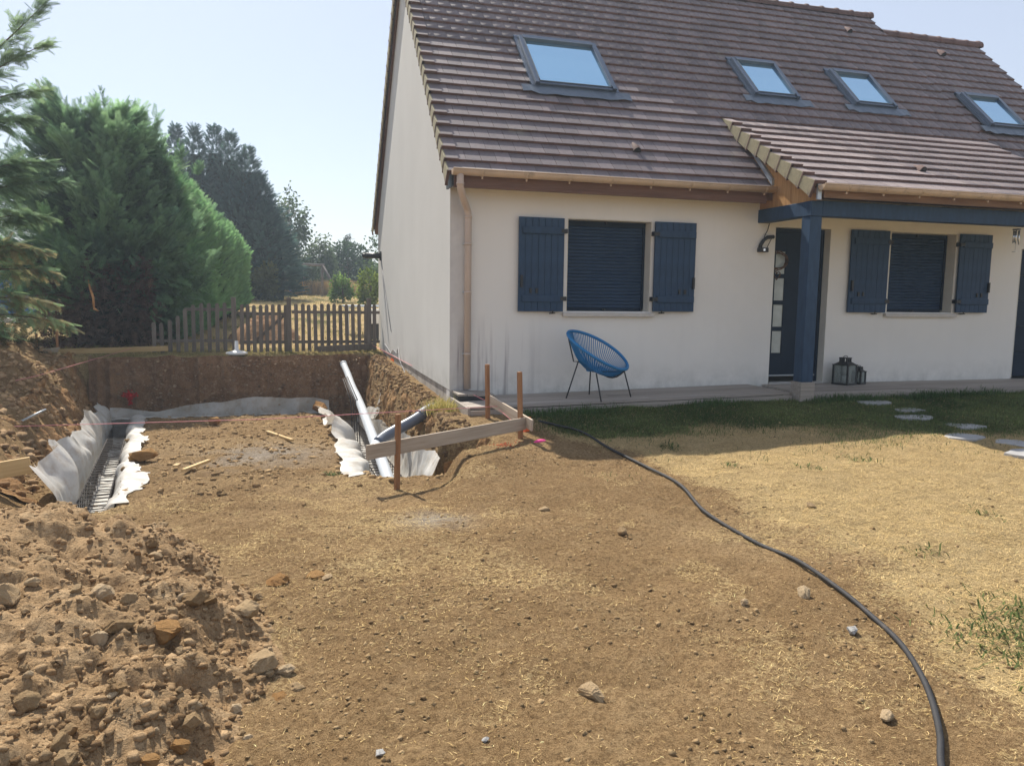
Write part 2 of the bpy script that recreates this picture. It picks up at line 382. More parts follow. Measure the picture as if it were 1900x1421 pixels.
nt.links.new(mixc(nt, ramp(nt, n5, [(0.35, (0, 0, 0)), (0.7, (1, 1, 1))]), mixc(nt, 1.0, a.outputs[0], (0.84, 0.81, 0.78), 'MULTIPLY'), a.outputs[0]), b.inputs['Base Color'])
b.inputs['Roughness'].default_value = 0.95; b.inputs['Specular IOR Level'].default_value = 0.08; bump(nt, b, n5, 1.0, 0.02); MT['crumb'] = m
# ground: soil / dry turf / green turf by painted masks
m, nt, b = new_mat('garden_ground'); geo = N(nt, 'ShaderNodeNewGeometry'); p = geo.outputs['Position']
a = N(nt, 'ShaderNodeVertexColor'); a.layer_name = 'col'; sp = N(nt, 'ShaderNodeSeparateColor'); nt.links.new(a.outputs[0], sp.inputs[0])
n1 = noise(nt, p, 0.8, 6, 0.65); n2 = noise(nt, p, 6, 6, 0.7); n3 = noise(nt, p, 38, 6, 0.75); n4 = noise(nt, p, 130, 4, 0.7)
cs = ramp(nt, n1, [(0.3, (0.32, 0.207, 0.100)), (0.7, (0.50, 0.335, 0.170))])
cs = mixc(nt, math_(nt, 'MULTIPLY', ramp(nt, n2, [(0.45, (0, 0, 0)), (0.7, (1, 1, 1))]), 0.5), cs, (0.60, 0.43, 0.235))
n0 = noise(nt, p, 0.42, 3, 0.5)
cs = mixc(nt, math_(nt, 'MULTIPLY', ramp(nt, n0, [(0.50, (0, 0, 0)), (0.60, (1, 1, 1))]), 0.55), cs, (0.60, 0.43, 0.235))
cs = mixc(nt, math_(nt, 'MULTIPLY', ramp(nt, n3, [(0.38, (1, 1, 1)), (0.55, (0, 0, 0))]), 0.7), cs, (0.165, 0.098, 0.045))
cd = ramp(nt, n2, [(0.3, (0.57, 0.41, 0.195)), (0.7, (0.78, 0.59, 0.31))])
cd = mixc(nt, math_(nt, 'MULTIPLY', ramp(nt, n3, [(0.36, (1, 1, 1)), (0.55, (0, 0, 0))]), 0.45), cd, (0.17, 0.105, 0.05))
dm = math_(nt, 'ADD', sp.outputs[0], math_(nt, 'MULTIPLY', math_(nt, 'SUBTRACT', n3, 0.5), 1.3))
dm = ramp(nt, dm, [(0.38, (0, 0, 0)), (0.62, (1, 1, 1))])
c = mixc(nt, dm, cs, cd)
cg = ramp(nt, n2, [(0.3, (0.05, 0.075, 0.022)), (0.7, (0.10, 0.12, 0.04))])
gm = math_(nt, 'ADD', sp.outputs[1], math_(nt, 'MULTIPLY', math_(nt, 'SUBTRACT', n3, 0.5), 0.9))
c = mixc(nt, ramp(nt, gm, [(0.4, (0, 0, 0)), (0.65, (1, 1, 1))]), c, cg)
c = mixc(nt, math_(nt, 'MULTIPLY', ramp(nt, n4, [(0.38, (1, 1, 1)), (0.54, (0, 0, 0))]), 0.5), c, (0.15, 0.09, 0.042))
c = mixc(nt, math_(nt, 'MULTIPLY', sp.outputs[2], 0.75), c, mixc(nt, n2, (0.36, 0.33, 0.29), (0.50, 0.47, 0.42)))
nt.links.new(c, b.inputs['Base Color']); b.inputs['Roughness'].default_value = 0.95; b.inputs['Specular IOR Level'].default_value = 0.08
q = bump(nt, b, n3, 1.0, 0.05); bump(nt, b, n4, 1.0, 0.02, q); MT['ground'] = m
# ------------------------------------------------------------------ terrain
def nat(x, y):
    x = np.asarray(x, float); y = np.asarray(y, float)
    z = np.interp(y, [-40, -10, -6, -3, -2, -1, 0, 7.4, 20, 30, 40, 400], [-.7, -.47, -.41, -.34, -.27, -.17, -.2, -.07, .68, .98, 1.06, 1.2])
    return z+0.018*np.clip(x, 0, 7)*sstep(3, -1, np.abs(y+1)-3)
def XL(y): return -4.02-0.165*(np.asarray(y, float)+1)            # foot of the left bank
def FL(y): return -0.50-0.078*(np.asarray(y, float)+2.5)           # floor of the dig (a ramp towards the camera)
def ground_z(x, y, rough=True):
    x = np.asarray(x, float); y = np.asarray(y, float)
    n = nat(x, y)
    jag = 0.10*fbm(x*2.3, y*2.3, 5, 3)
    # spoil thrown up on the left bank
    bankh = 0.34*sstep(XL(y)-0.35, XL(y)-1.2, x)*sstep(-4.5, -2.5, y)*sstep(8.2, 6.2, y)*sstep(-9.5, -7.5, x)
    n = n+bankh*(0.8+1.2*fbm(x*1.3, y*1.3, 9, 3))
    f = np.minimum(FL(np.maximum(y, -2.5)), -0.5+0*y)+np.where(y < -2.5, 0.0, 0.0)
    xr = np.interp(y, [-3.2, -2.2, -2.0, -1.75, -1.4, 7], [-0.6, -0.40, -0.02, 0.02, -0.36, -0.36])
    wl = sstep(XL(y)-0.62+jag, XL(y)-0.02+jag*0.5, x)
    wr = sstep(xr+0.10+jag*0.6, xr-0.16+jag*0.6, x)
    wb = sstep(6.80+jag*0.4, 6.62+jag*0.4, y)
    wf = sstep(-4.8, -2.6, y)
    z = n+(f-n)*wl*wr*wb*wf
    # footing trenches
    def ditch(m): return m
    tr = sstep(-1.22, -1.14, x)*sstep(xr-.05, xr-.14, x)*sstep(-2.22, -2.10, y+jag*0.5)*sstep(6.55, 6.45, y)
    tl = sstep(XL(y)+.02, XL(y)+.1, x)*sstep(XL(y)+.52, XL(y)+.44, x)*sstep(-2.9, -2.7, y)*sstep(6.55, 6.45, y)
    tb = sstep(6.02, 6.10, y)*sstep(6.56, 6.48, y)*sstep(XL(y)+.02, XL(y)+.1, x)*sstep(-.5, -.6, x)
    z = z-0.46*np.maximum(np.maximum(tr, tl), tb)
    if rough:
        dig = wl*wr*wf
        z = z+0.035*fbm(x*1.1, y*1.1, 2, 3)+(0.02+0.03*dig)*fbm(x*4.5, y*4.5, 3, 3)+(0.010*fbm(x*13, y*13, 4, 2)+0.011*np.abs(fbm(x*27, y*27, 6, 2)))*sstep(2.5, 0.0, np.abs(x)-4)*sstep(9, 7, y)
        # little bite in the turf edge and soil ridge by the batter boards
        z = z+0.05*np.exp(-((x+0.1)**2/0.05+(y+2.65)**2/0.06))
    return z
def masks(x, y):
    """R dry turf, G green turf, B pale dust"""
    n = fbm(x*0.9, y*0.9, 21, 4); n2 = fbm(x*2.6, y*2.6, 24, 3)
    # edge between bare earth (left) and parched lawn (right)
    edge = np.interp(y, [-10, -7, -5.5, -4, -2.6, -1.5], [0.35, 0.75, 1.25, 1.0, 0.75, 0.9])
    dry = sstep(-0.55, 0.75, x-edge+1.2*n)*0.9
    dry = np.maximum(dry, 0.42*sstep(0.02, 0.25, n2+0.3*n)*sstep(-5.2, -4.0, x))
    dry = np.maximum(dry, 0.45*np.exp(-(((x+1.3)/1.1)**2+((y+4.6)/1.5)**2))+0.2*n2)
    inpit = sstep(XL(y)-.3, XL(y), x)*sstep(-.3, -.5, x)*sstep(-2.6, -1.6, y)*sstep(6.8, 6.6, y)
    dry = np.where(y > -2.0, dry*(1-0.8*inpit), dry)
    dry = np.where(y > 6.7, 0.75+0.4*n, dry)
    shade = sstep(-2.35, -1.65, y+0.35*n+0.25*n2)
    green = shade*sstep(0.4, 1.1, x)*np.where(y > 0.2, 0, 1)*0.95
    green = np.maximum(green, sstep(3.2, 4.8, x+n)*sstep(-3.3, -2.6, y+0.5*n)*np.where(y > 0.2, 0, 1)*1.0)
    # weeds at the right edge
    green = np.maximum(green, 0.5*np.exp(-(((x-1.35)/.35)**2+((y+6.75)/.45)**2))+0.1*n2)
    green = np.where(y > 9, 0.28+1.0*n, green)
    pale = 0.8*np.exp(-(((x+2.2)/0.7)**2+((y+0.2)/0.9)**2))*sstep(-.2, .2, n2+.1)+0.9*np.exp(-(((x+0.95)/0.22)**2+((y+4.1)/0.22)**2))*sstep(-.25, .1, n2)
    return np.clip(dry, 0, 1), np.clip(green, 0, 1), np.clip(pale, 0, 1)

def axis(parts):
    out = [parts[0][0]]
    for a, b_, st in parts:
        k = max(1, int(round((b_-a)/st))); out += list(np.linspace(a, b_, k+1)[1:])
    return np.array(out)
gx = axis([(-900, -200, 120), (-200, -60, 25), (-60, -20, 5), (-20, -8, 1.0), (-8, -6.2, 0.15), (-6.2, -3.0, 0.036), (-3.0, 1.7, 0.022), (1.7, 6.5, 0.07), (6.5, 14, 0.4), (14, 60, 5), (60, 200, 25), (200, 900, 120)])
gy = axis([(-300, -60, 40), (-60, -14, 5), (-14, -9, 0.5), (-9, -7.4, 0.1), (-7.4, -3.6, 0.02), (-3.6, 0, 0.036), (0, 6.9, 0.046), (6.9, 8.4, 0.1), (8.4, 45, 0.8), (45, 200, 12), (200, 1200, 120)])
GX, GY = np.meshgrid(gx, gy, indexing='ij')
GZ = ground_z(GX, GY)
GZ = np.where((GX > 0.25) & (GY > 0.15) & (GX < 11) & (GY < 7.5), -0.6, GZ)
nx, ny = len(gx), len(gy)
idx = np.arange(nx*ny).reshape(nx, ny)
F = np.stack([idx[:-1, :-1], idx[1:, :-1], idx[1:, 1:], idx[:-1, 1:]], -1).reshape(-1, 4)
mk = masks(GX.ravel(), GY.ravel())
o = np_obj('ground', np.stack([GX, GY, GZ], -1).reshape(-1, 3), F, MT['ground'], col=np.stack(mk, -1), smooth=True)
tag(o, kind='structure')

# cut earth faces round the dig
def bank(name, u_pts, n_u, n_v, amp, mat, tooth=0.0, seed=0):
    """u_pts: list of (bottom xyz, top xyz); normal pushes towards the pit (second argument of each tuple later)"""
    B = np.array([p[0] for p in u_pts], float); T = np.array([p[1] for p in u_pts], float); Nn = np.array([p[2] for p in u_pts], float)
    L = np.concatenate([[0], np.cumsum(np.linalg.norm(np.diff(B, axis=0), axis=1))])
    uu = np.linspace(0, L[-1], n_u); vv = np.linspace(0, 1, n_v)
    ip = lambda A: np.stack([np.interp(uu, L, A[:, k]) for k in range(3)], -1)
    b0, t0, nn = ip(B), ip(T), ip(Nn)
    P = b0[:, None]*(1-vv)[None, :, None]+t0[:, None]*vv[None, :, None]
    U = np.repeat(uu[:, None], n_v, 1); Z = P[..., 2]
    d = amp*fbm(U*1.8, Z*1.8, seed, 3)+amp*0.7*fbm(U*6, Z*6, seed+5, 4)+tooth*fbm(U*9, Z*0.7, seed+8, 2)
    d = d+amp*0.5*np.maximum(0, fbm(U*11, Z*11, seed+12, 2))
    P = P+nn[:, None, :]*d[..., None]
    P[..., 2] += 0.4*amp*fbm(U*5, Z*5, seed+20, 3)+(vv**6)[None]*(.05*fbm(U*2.5, U*0, seed+30, 3)-.012)
    id_ = np.arange(n_u*n_v).reshape(n_u, n_v)
    F = np.stack([id_[:-1, :-1], id_[1:, :-1], id_[1:, 1:], id_[:-1, 1:]], -1).reshape(-1, 4)
    o = np_obj(name, P.reshape(-1, 3), F, mat, smooth=True); tag(o, kind='structure'); return o
ys = np.linspace(-2.6, 6.6, 16)
bank('bank_left', [((XL(y)-.04, y, FL(y)-.1), (XL(y)-.62, y+.05, float(nat(XL(y)-.6, y))+.07), (.9, 0, .4)) for y in ys], 300, 50, 0.12, MT['bank'], 0.06, 40)
bank('bank_back', [((x, 6.53, FL(6.5)-.1), (x, 6.66, float(nat(x, 6.75))+.015), (0, -1, 0)) for x in np.linspace(-5.5, -0.3, 12)], 300, 54, 0.06, MT['bankdark'], 0.10, 50)
rb = []
for y in list(np.linspace(6.6, -1.35, 14)): rb.append(((-.50, y, FL(y)-.45), (-.30, y, float(nat(-.2, y))-.03), (-1, 0, .15)))
rb += [((-.22, -1.62, -1.0), (-.02, -1.66, -.27), (-1, -.3, .1)), ((.02, -1.9, -.95), (.12, -1.92, -.28), (-.9, -.4, 0)), ((-.1, -2.12, -.95), (-.06, -2.14, -.33), (-.3, 1, 0)), ((-.5, -2.2, -.95), (-.5, -2.22, -.40), (0, 1, 0))]
bank('bank_house_side', rb, 270, 40, 0.10, MT['bank'], 0.06, 60)

# spoil heap: own finely modelled mesh
hx = np.linspace(-5.8, -1.5, 270); hy = np.linspace(-8.4, -2.9, 350); HX, HY = np.meshgrid(hx, hy, indexing='ij')
def heap_h(x, y):
    r2 = ((x+3.78)/1.85)**2+((y+5.75)/2.6)**2
    r2 = r2*(1+0.35*fbm(x*1.2, y*1.2, 70, 3))
    h = 0.50*np.clip(1-r2, 0, 1)**1.5
    return h
def heap_z(x, y):
    h = heap_h(x, y); w = sstep(0, 0.12, h)
    return ground_z(x, y)-0.03+h+w*(0.18*fbm(x*1.9, y*1.9, 72, 3)+0.10*fbm(x*6, y*6, 74, 3)+0.035*np.abs(fbm(x*11, y*11, 76, 2))+0.012*np.abs(fbm(x*30, y*30, 78, 2)))+0.01*w
id_ = np.arange(HX.size).reshape(HX.shape)
F = np.stack([id_[:-1, :-1], id_[1:, :-1], id_[1:, 1:], id_[:-1, 1:]], -1).reshape(-1, 4)
o = np_obj('spoil_heap', np.stack([HX, HY, heap_z(HX, HY)], -1).reshape(-1, 3), F, MT['heap'], smooth=True)
tag(o, 'big heap of crumbly brown excavated earth in the left foreground', 'earth heap')

# ------------------------------------------------------------------ rocks, clods, crumbs
def rock_mesh(name, seed, sub, mat, ang=0.5):
    """broken, faceted lump: hull of random points, subdivided and roughened"""
    r = random.Random(seed); bm = bmesh.new()
    for _ in range(22):
        d = Vector((r.gauss(0, 1), r.gauss(0, 1), r.gauss(0, 1))).normalized(); bm.verts.new(d*r.uniform(.78, 1.08))
    h = bmesh.ops.convex_hull(bm, input=bm.verts[:])
    bmesh.ops.delete(bm, geom=[g for g in h['geom_interior'] if isinstance(g, bmesh.types.BMVert)], context='VERTS')
    for k in range(2):
        bmesh.ops.subdivide_edges(bm, edges=bm.edges[:], cuts=1, use_grid_fill=True)
        bmesh.ops.triangulate(bm, faces=bm.faces[:])
    for v in bm.verts:
        x, y, z = v.co*1.7
        v.co *= 1+0.16*float(fbm(x*1.5+seed, y*1.5+z*1.9, seed, 2))+0.13*float(fbm(x*4.5+seed-z*3, y*4.5-z*2, seed+2, 2))
    bmesh.ops.recalc_face_normals(bm, faces=bm.faces[:])
    me = bpy.data.meshes.new(name); bm.to_mesh(me); bm.free(); me.materials.append(mat)
    return me
CLODS = [rock_mesh('clod_mesh', s, 3, MT['clod']) for s in range(1, 8)]
OCHRES = [rock_mesh('ochre_mesh', s, 3, MT['ochre']) for s in range(11, 14)]
PALES = [rock_mesh('pale_mesh', s, 3, MT['pale']) for s in range(21, 24)]
WHITES = [rock_mesh('white_mesh', s, 2, MT['white']) for s in range(31, 34)]
def put_rock(name, meshes, x, y, s, label, cat, group=None, zf=ground_z, sink=0.3, flat=None):
    o = bpy.data.objects.new(name, random.choice(meshes)); link(o)
    fx, fy = random.uniform(.8, 1.25), random.uniform(.75, 1.15); fz = flat if flat else random.uniform(.55, .85)
    o.scale = (s*fx, s*fy, s*fz)
    o.rotation_euler = (random.uniform(-.3, .3), random.uniform(-.3, .3), random.uniform(0, 6.28))
    o.location = (x, y, float(zf(x, y))+s*fz*(1-sink*1.2)); tag(o, label, cat, group); return o
cand = []
while len(cand) < 285:
    x = random.uniform(-5.2, -1.6); y = random.uniform(-7.6, -3.5); h = float(heap_h(np.array(x), np.array(y)))
    foot = math.exp(-((x+2.3)/0.5)**2)*(1 if -8 < y < -4.2 else 0)
    lower = 1.0 if y < -5.6 else 0.45
    if random.random() < (0.25*(h > 0.02)+0.75*foot*(h > 0.0))*lower:
        s = 0.013+0.030*random.random()**1.8
        if random.random() < 0.16: s *= 1.6
        cand.append((x, y, s))
for (x, y, s) in cand:
    mset = CLODS if random.random() < .66 else (OCHRES if random.random() < .3 else PALES)
    put_rock('earth_clod', mset, x, y, s, 'loose clod of dry earth or stone lying on the foreground spoil heap', 'clod', 'clods on the spoil heap', zf=heap_z, sink=0.42)
# larger named ones
put_rock('earth_clod', OCHRES, -2.08, -7.02, 0.12, 'large dark ochre clod at the foot of the heap, bottom edge of picture', 'clod', zf=heap_z)
put_rock('earth_clod', PALES, -2.95, -6.35, 0.075, 'pale rounded block on the heap near the bottom left corner', 'clod', zf=heap_z)
put_rock('earth_clod', PALES, -3.02, -5.85, 0.085, 'flat pale chalky block on the heap by the left edge', 'clod', zf=heap_z)
put_rock('earth_clod', CLODS, -2.12, -5.62, 0.065, 'grey clod at the right foot of the heap', 'clod', zf=heap_z)
put_rock('earth_clod', OCHRES, -1.98, -5.05, 0.07, 'dark broken turf clod right of the heap', 'clod', sink=.75, flat=.5)
put_rock('earth_clod', OCHRES, -1.78, -5.02, 0.05, 'smaller ochre crust beside the broken turf clod', 'clod', flat=.4, sink=.75)
put_rock('stone', [PALES[1]], -0.76, -6.55, 0.068, 'tan flat-topped stone alone on bare earth, bottom centre', 'stone', flat=.55, sink=.5)
put_rock('stone', WHITES, 0.65, -6.35, 0.036, 'small white stone left of the black conduit', 'stone')
put_rock('stone', PALES, 0.70, -5.92, 0.05, 'tan stone touching the black conduit', 'stone')
put_rock('stone', PALES, 0.33, -5.93, 0.03, 'small tan stone in front of the conduit bend', 'stone')
put_rock('stone', PALES, 0.28, -6.98, 0.035, 'pale chip near the lower end of the conduit', 'stone')
put_rock('stone', CLODS, 1.75, -4.6, 0.035, 'dark brown stone on the parched lawn right of the conduit', 'stone')
put_rock('stone', PALES, -0.12, -4.05, 0.05, 'flat yellowish stone slab in the bare earth below the batter board', 'stone', flat=.3)
put_rock('stone', PALES, -1.72, -5.05, 0.03, 'small flat orange-tan flake in the straw', 'stone', flat=.35)
put_rock('stone', WHITES, -1.25, -6.75, 0.018, 'small white flint at bottom centre left', 'stone', flat=.5)
put_rock('stone', WHITES, -1.62, -6.72, 0.02, 'small white pebble right of the heap', 'stone', flat=.5)
put_rock('earth_clod', OCHRES, -1.62, -7.0, 0.055, 'crumbly dark clod at the very bottom edge', 'clod')
put_rock('earth_clod', CLODS, 0.18, -4.75, 0.04, 'dark hollow clod in bare earth left of the conduit', 'clod')
put_rock('earth_clod', [OCHRES[1]], -3.46, -0.25, 0.14, 'large orange clod sitting on the left trench liner', 'clod', zf=lambda x, y: FL(y), flat=.75)
put_rock('earth_clod', OCHRES, -1.36, 5.75, 0.18, 'dark brown clod at the back corner beside the grey pipe', 'clod', zf=lambda x, y: FL(y)+.03, flat=.8)
put_rock('earth_clod', PALES, -1.33, 1.75, 0.12, 'flat grey stone weighing down the right trench liner', 'clod', zf=lambda x, y: FL(y)+.05, flat=.45)
put_rock('earth_clod', OCHRES, -3.1, 4.2, 0.12, 'brown clod lying in the middle of the dig', 'clod', zf=lambda x, y: FL(y))
put_rock('earth_clod', [CLODS[3]], 0.42, -1.45, 0.12, 'straw-topped sod between the batter boards', 'clod', zf=lambda x, y: -.26)
# ------------------------------------------------------------------ house
TH = 0.7748; CT, ST, TT = math.cos(TH), math.sin(TH), math.tan(TH)
D = 7.71; RY = D/2
house = empty('house', (0, 0, 0))
tag(house, 'cream rendered house with brown tiled roof and navy shutters', 'house')
ZB = lambda y: 2.56+TT*(min(y, D-y)+0.28)            # batten plane of the main roof
HX1 = 9.0
# facade with openings
WIN = [(1.50, 2.67, 0.98, 2.15), (6.45, 7.64, 1.00, 2.16)]
DOOR = (4.53, 5.43, 0.0, 2.15)
fb = MB(); t = 0.22
def wallseg(x0, x1, z0, z1): fb.box(x0, x1, 0, t, z0, z1)
zt = 2.57
cuts = [WIN[0], DOOR, WIN[1]]
x = 0.0
for (a, b_, z0, z1) in cuts:
    wallseg(x, a, -0.45, zt)
    if z0 > 0.01: wallseg(a, b_, -0.45, z0)
    else: wallseg(a, b_, -0.45, -0.005)
    wallseg(a, b_, z1, zt); x = b_
wallseg(x, 8.88, -0.45, zt)
wallseg(8.88, 11.2, 1.98, zt)
fb.build('wall', MT['plaster'], house)
# gable, rear and right walls
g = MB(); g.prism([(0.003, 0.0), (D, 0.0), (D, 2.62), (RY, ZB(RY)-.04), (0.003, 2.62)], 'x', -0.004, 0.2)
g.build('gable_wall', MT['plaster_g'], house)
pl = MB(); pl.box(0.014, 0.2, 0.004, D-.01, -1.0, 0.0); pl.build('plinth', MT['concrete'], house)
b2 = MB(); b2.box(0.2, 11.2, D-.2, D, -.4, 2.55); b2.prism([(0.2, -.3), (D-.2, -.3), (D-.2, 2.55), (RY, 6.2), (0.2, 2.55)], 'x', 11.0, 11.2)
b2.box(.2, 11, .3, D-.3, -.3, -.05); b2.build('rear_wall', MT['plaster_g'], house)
sp_ = MB()
for i in range(3): sp_.box(0.07+.05*i, .1+.05*i, -.006+.001*i, .0, .1, 2.4)
# roof decks
roof = empty('roof', (0, 0, 0), house)
r = MB()
def slab(y0, y1, x0, x1, zf, th_):
    ys_ = [y0, y1]
    r.add([(x0, y0, zf(y0)), (x1, y0, zf(y0)), (x1, y1, zf(y1)), (x0, y1, zf(y1)), (x0, y0, zf(y0)-th_), (x1, y0, zf(y0)-th_), (x1, y1, zf(y1)-th_), (x0, y1, zf(y1)-th_)],
          ((0,1,2,3), (7,6,5,4), (4,5,1,0), (5,6,2,1), (6,7,3,2), (7,4,0,3)))
slab(-.27, RY, -.05, HX1, lambda y: ZB(y)-.01, .10)
slab(D+.27, RY, -.05, HX1, lambda y: ZB(y)-.01, .10)
ZG = lambda y: ZB(min(y, 2*3.45-y))-.035
slab(-.27, 3.45, HX1+.002, 11.25, ZG, .10); slab(7.15, 3.45, HX1+.002, 11.25, ZG, .10)
r.build('roof_deck', MT['fascia'], roof)

# tiles -----------------------------------------------------------------
TW = 0.19; EXP = 0.2405; TL = 0.30
def tile_mesh(name, w, exp_, tl, top='tile_top'):
    prof = [(0.0, 0.012), (0.0, 0.051), (0.003, 0.054), (0.006, 0.055), (tl, 0.018), (tl, 0.0)]
    n = len(prof); vs = [(0.0, p, q) for p, q in prof]+[(w-.004, p, q) for p, q in prof]
    fs = [tuple(range(n)), tuple(range(2*n-1, n-1, -1))]; mi = [1, 1]
    for i in range(n):
        j = (i+1) % n; fs.append((i, n+i, n+j, j)); mi.append(1 if i in (0, 1, 5) else 0)
    me = bpy.data.meshes.new(name); me.from_pydata(vs, [], fs)
    me.materials.append(MT[top]); me.materials.append(MT['tile_butt'])
    me.polygons.foreach_set('material_index', mi); me.update(); return me
TMESH = {}
def slope_matrix(x, y0, z0, s, th_, jit=0.0):
    U = Vector((1, 0, 0)); S = Vector((0, math.cos(th_), math.sin(th_))); Nn = Vector((0, -math.sin(th_), math.cos(th_)))
    p = Vector((x, y0, z0))+S*s
    m = Matrix.Identity(4)
    if jit:
        q = Quaternion(Nn, random.uniform(-jit, jit)) @ Quaternion(U, random.uniform(-jit, jit)*.1)
        U, S, Nn = q @ U, q @ S, q @ Nn; p += Nn*random.uniform(0, .0015)
    for i in range(3): m[i][0], m[i][1], m[i][2], m[i][3] = U[i], S[i], Nn[i], p[i]
    return m
SKY = [(1.40, 2.60, 1.17, 2.08), (4.96, 5.76, 1.38, 2.12), (6.80, 7.60, 1.39, 2.11), (9.33, 10.14, 1.20, 1.88)]
PTH = math.radians(29.4); PX0, PX1, PY0, PZ0 = 4.23, 8.98, -1.22, 2.525   # porch slope (batten plane at eave)
def porch_z(y): return PZ0+math.tan(PTH)*(y-PY0)
PYT = 0.93
tiles = []       # (matrix, key, distance)
def lay(x0, x1, y0, z0, th_, nrows, exp_, key, smax, off=0.0, skip=None):
    for rr in range(nrows):
        s = -0.02+rr*exp_+off; sh = (0.5*TW if rr % 2 else 0.0)
        x = x0-sh
        while x < x1-0.02:
            xa = max(x, x0); w = min(x+TW, x1)-xa
            if w > 0.03:
                kk = key if abs(w-TW) < 1e-3 else (key[0], round(w, 3), key[2], key[3])
                yc = y0+math.cos(th_)*(s+exp_*.5)
                if not (skip and skip(xa+w/2, yc)):
                    m = slope_matrix(xa, y0, z0, s, th_, 0.003)
                    c = m.translation+Vector((0, .1, .1)); v = c-Vector(CAM_POS)
                    dz = v.dot(cf_); px = 950+FPX*v.dot(cr_)/dz; py = 710.5+FPX*v.dot(cd_)/dz
                    vis = -20 < px < 1915 and -15 < py < 1430
                    tiles.append((m, kk, v.length if vis else 1e3+v.length))
            x += TW
def skip_main(x, y):
    for a, b_, c, d in SKY:
        if a+.06 < x < b_-.06 and c+.04 < y < d-.06: return True
    return PX0+.15 < x < PX1-.2 and y < 0.55
lay(0.06, HX1+.03, -.28, 2.56, TH, 24, EXP, ('m', TW, EXP, TL), 5.8, skip=skip_main)
lay(HX1+.03, 11.28, -.28, 2.56-.035, TH, 22, EXP, ('m', TW, EXP, TL), 5.2, off=.11, skip=skip_main)
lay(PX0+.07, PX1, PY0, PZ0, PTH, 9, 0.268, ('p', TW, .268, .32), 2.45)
tiles.sort(key=lambda q: q[2])
def tmesh(k):
    if k not in TMESH: TMESH[k] = tile_mesh('roof_tile', k[1], k[2], k[3], 'tile_porch_lit' if k[0] == 'p' else 'tile_top')
    return TMESH[k]
for m, k, dd in tiles[:300]:
    o = bpy.data.objects.new('roof_tile', tmesh(k)); link(o, roof); o.matrix_world = m
# the rest of the covering in one part
Vs, Fs, Ms, Cs = [], [], [], []
for m, k, dd in tiles[300:]:
    w, tl = k[1], k[3]
    prof = [(0.0, 0.012), (0.0, 0.052), (0.004, 0.055), (tl, 0.018)]
    b0 = len(Vs); n = 4; cc = random.random()
    for xx in (0.0, w-.004):
        for p_, q_ in prof: Vs.append(tuple(m @ Vector((xx, p_, q_)))); Cs.append((cc, cc, cc))
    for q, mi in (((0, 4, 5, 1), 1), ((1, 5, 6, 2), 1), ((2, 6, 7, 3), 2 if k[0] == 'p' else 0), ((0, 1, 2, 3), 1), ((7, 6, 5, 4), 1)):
        Fs.append(tuple(b0+i for i in q)); Ms.append(mi)
o = np_obj('roof_tiles', np.array(Vs), np.array(Fs), [MT['tile_top'], MT['tile_butt'], MT['tile_porch_lit']], roof, col=np.array(Cs, np.float32), matidx=Ms)
tag(o, kind='stuff')
# verge tiles: side flap plus rounded cap
def verge_mesh(exp_, x_in, x_out, rise=0.062, top='tile_top'):
    mb = MB()
    mb.prism([(0.0, -.125), (0.0, rise), (exp_+.045, rise-.042), (exp_+.045, -.10)], 'x', x_out, x_out+.022, 0)
    mb.prism([(-.002, rise-.014), (-.002, rise+.004), (exp_+.045, rise-.038), (exp_+.045, rise-.055)], 'x', x_out+.0225, x_in, 1)
    mb.prism([(-.018, -.135), (-.018, rise+.01), (-.003, rise+.01), (-.003, -.135)], 'x', x_out-.004, x_out+.03, 2)
    mb.box(x_out-.004, x_in, -.018, -.0035, rise-.03, rise+.012, 2)
    return mb.mesh('verge_tile', [MT['verge'], MT[top], MT['tile_butt']])
VM = verge_mesh(EXP, 0.06, -0.11); VMP = verge_mesh(.268, 0.075, -0.085, .07, 'tile_porch_lit')
for rr in range(24):
    o = bpy.data.objects.new('verge_tile', VM); link(o, roof); o.matrix_world = slope_matrix(0, -.28, 2.56, -.02+rr*EXP, TH)
    S = Vector((0, -CT, ST)); Nn = Vector((0, ST, CT)); p = Vector((0, D+.28, 2.56))+S*(-.02+rr*EXP)
    m = Matrix.Identity(4)
    for i in range(3): m[i][0], m[i][1], m[i][2], m[i][3] = (1, 0, 0)[i], S[i], Nn[i], p[i]
    o = bpy.data.objects.new('verge_tile', VM); link(o, roof); o.matrix_world = m
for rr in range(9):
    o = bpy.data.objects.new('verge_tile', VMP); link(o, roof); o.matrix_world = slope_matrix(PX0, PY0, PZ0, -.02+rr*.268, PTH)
# ridge tiles
def ridge_mesh(L):
    mb = MB(); seg = 8; vs = []
    for xx, rr in ((0, .115), (.05, .115), (.055, .098), (L, .092)):
        for k in range(seg+1):
            a = math.pi*(-.08+1.16*k/seg); vs.append((xx, rr*math.cos(a), rr*.95*math.sin(a)))
    n = seg+1
    mb.add(vs, [(i*n+k, i*n+k+1, (i+1)*n+k+1, (i+1)*n+k) for i in range(3) for k in range(seg)], 0, True)
    mb.add([vs[k] for k in range(n)], [tuple(range(n))[::-1]], 0)
    return mb.mesh('ridge_tile', MT['tile_butt'])
RM = ridge_mesh(.36)
xx = -.1
while xx < HX1-.2:
    o = bpy.data.objects.new('ridge_tile', RM); link(o, roof); o.matrix_world = Matrix.Translation((xx+.36, RY, ZB(RY)-.0)) @ Matrix.Rotation(math.pi, 4, 'Z'); xx += .335
o = bpy.data.objects.new('ridge_end_tile', RM); link(o, roof); o.matrix_world = Matrix.Translation((HX1+.08, RY, ZB(RY)+.01)) @ Matrix.Rotation(math.pi, 4, 'Z')
xx = HX1
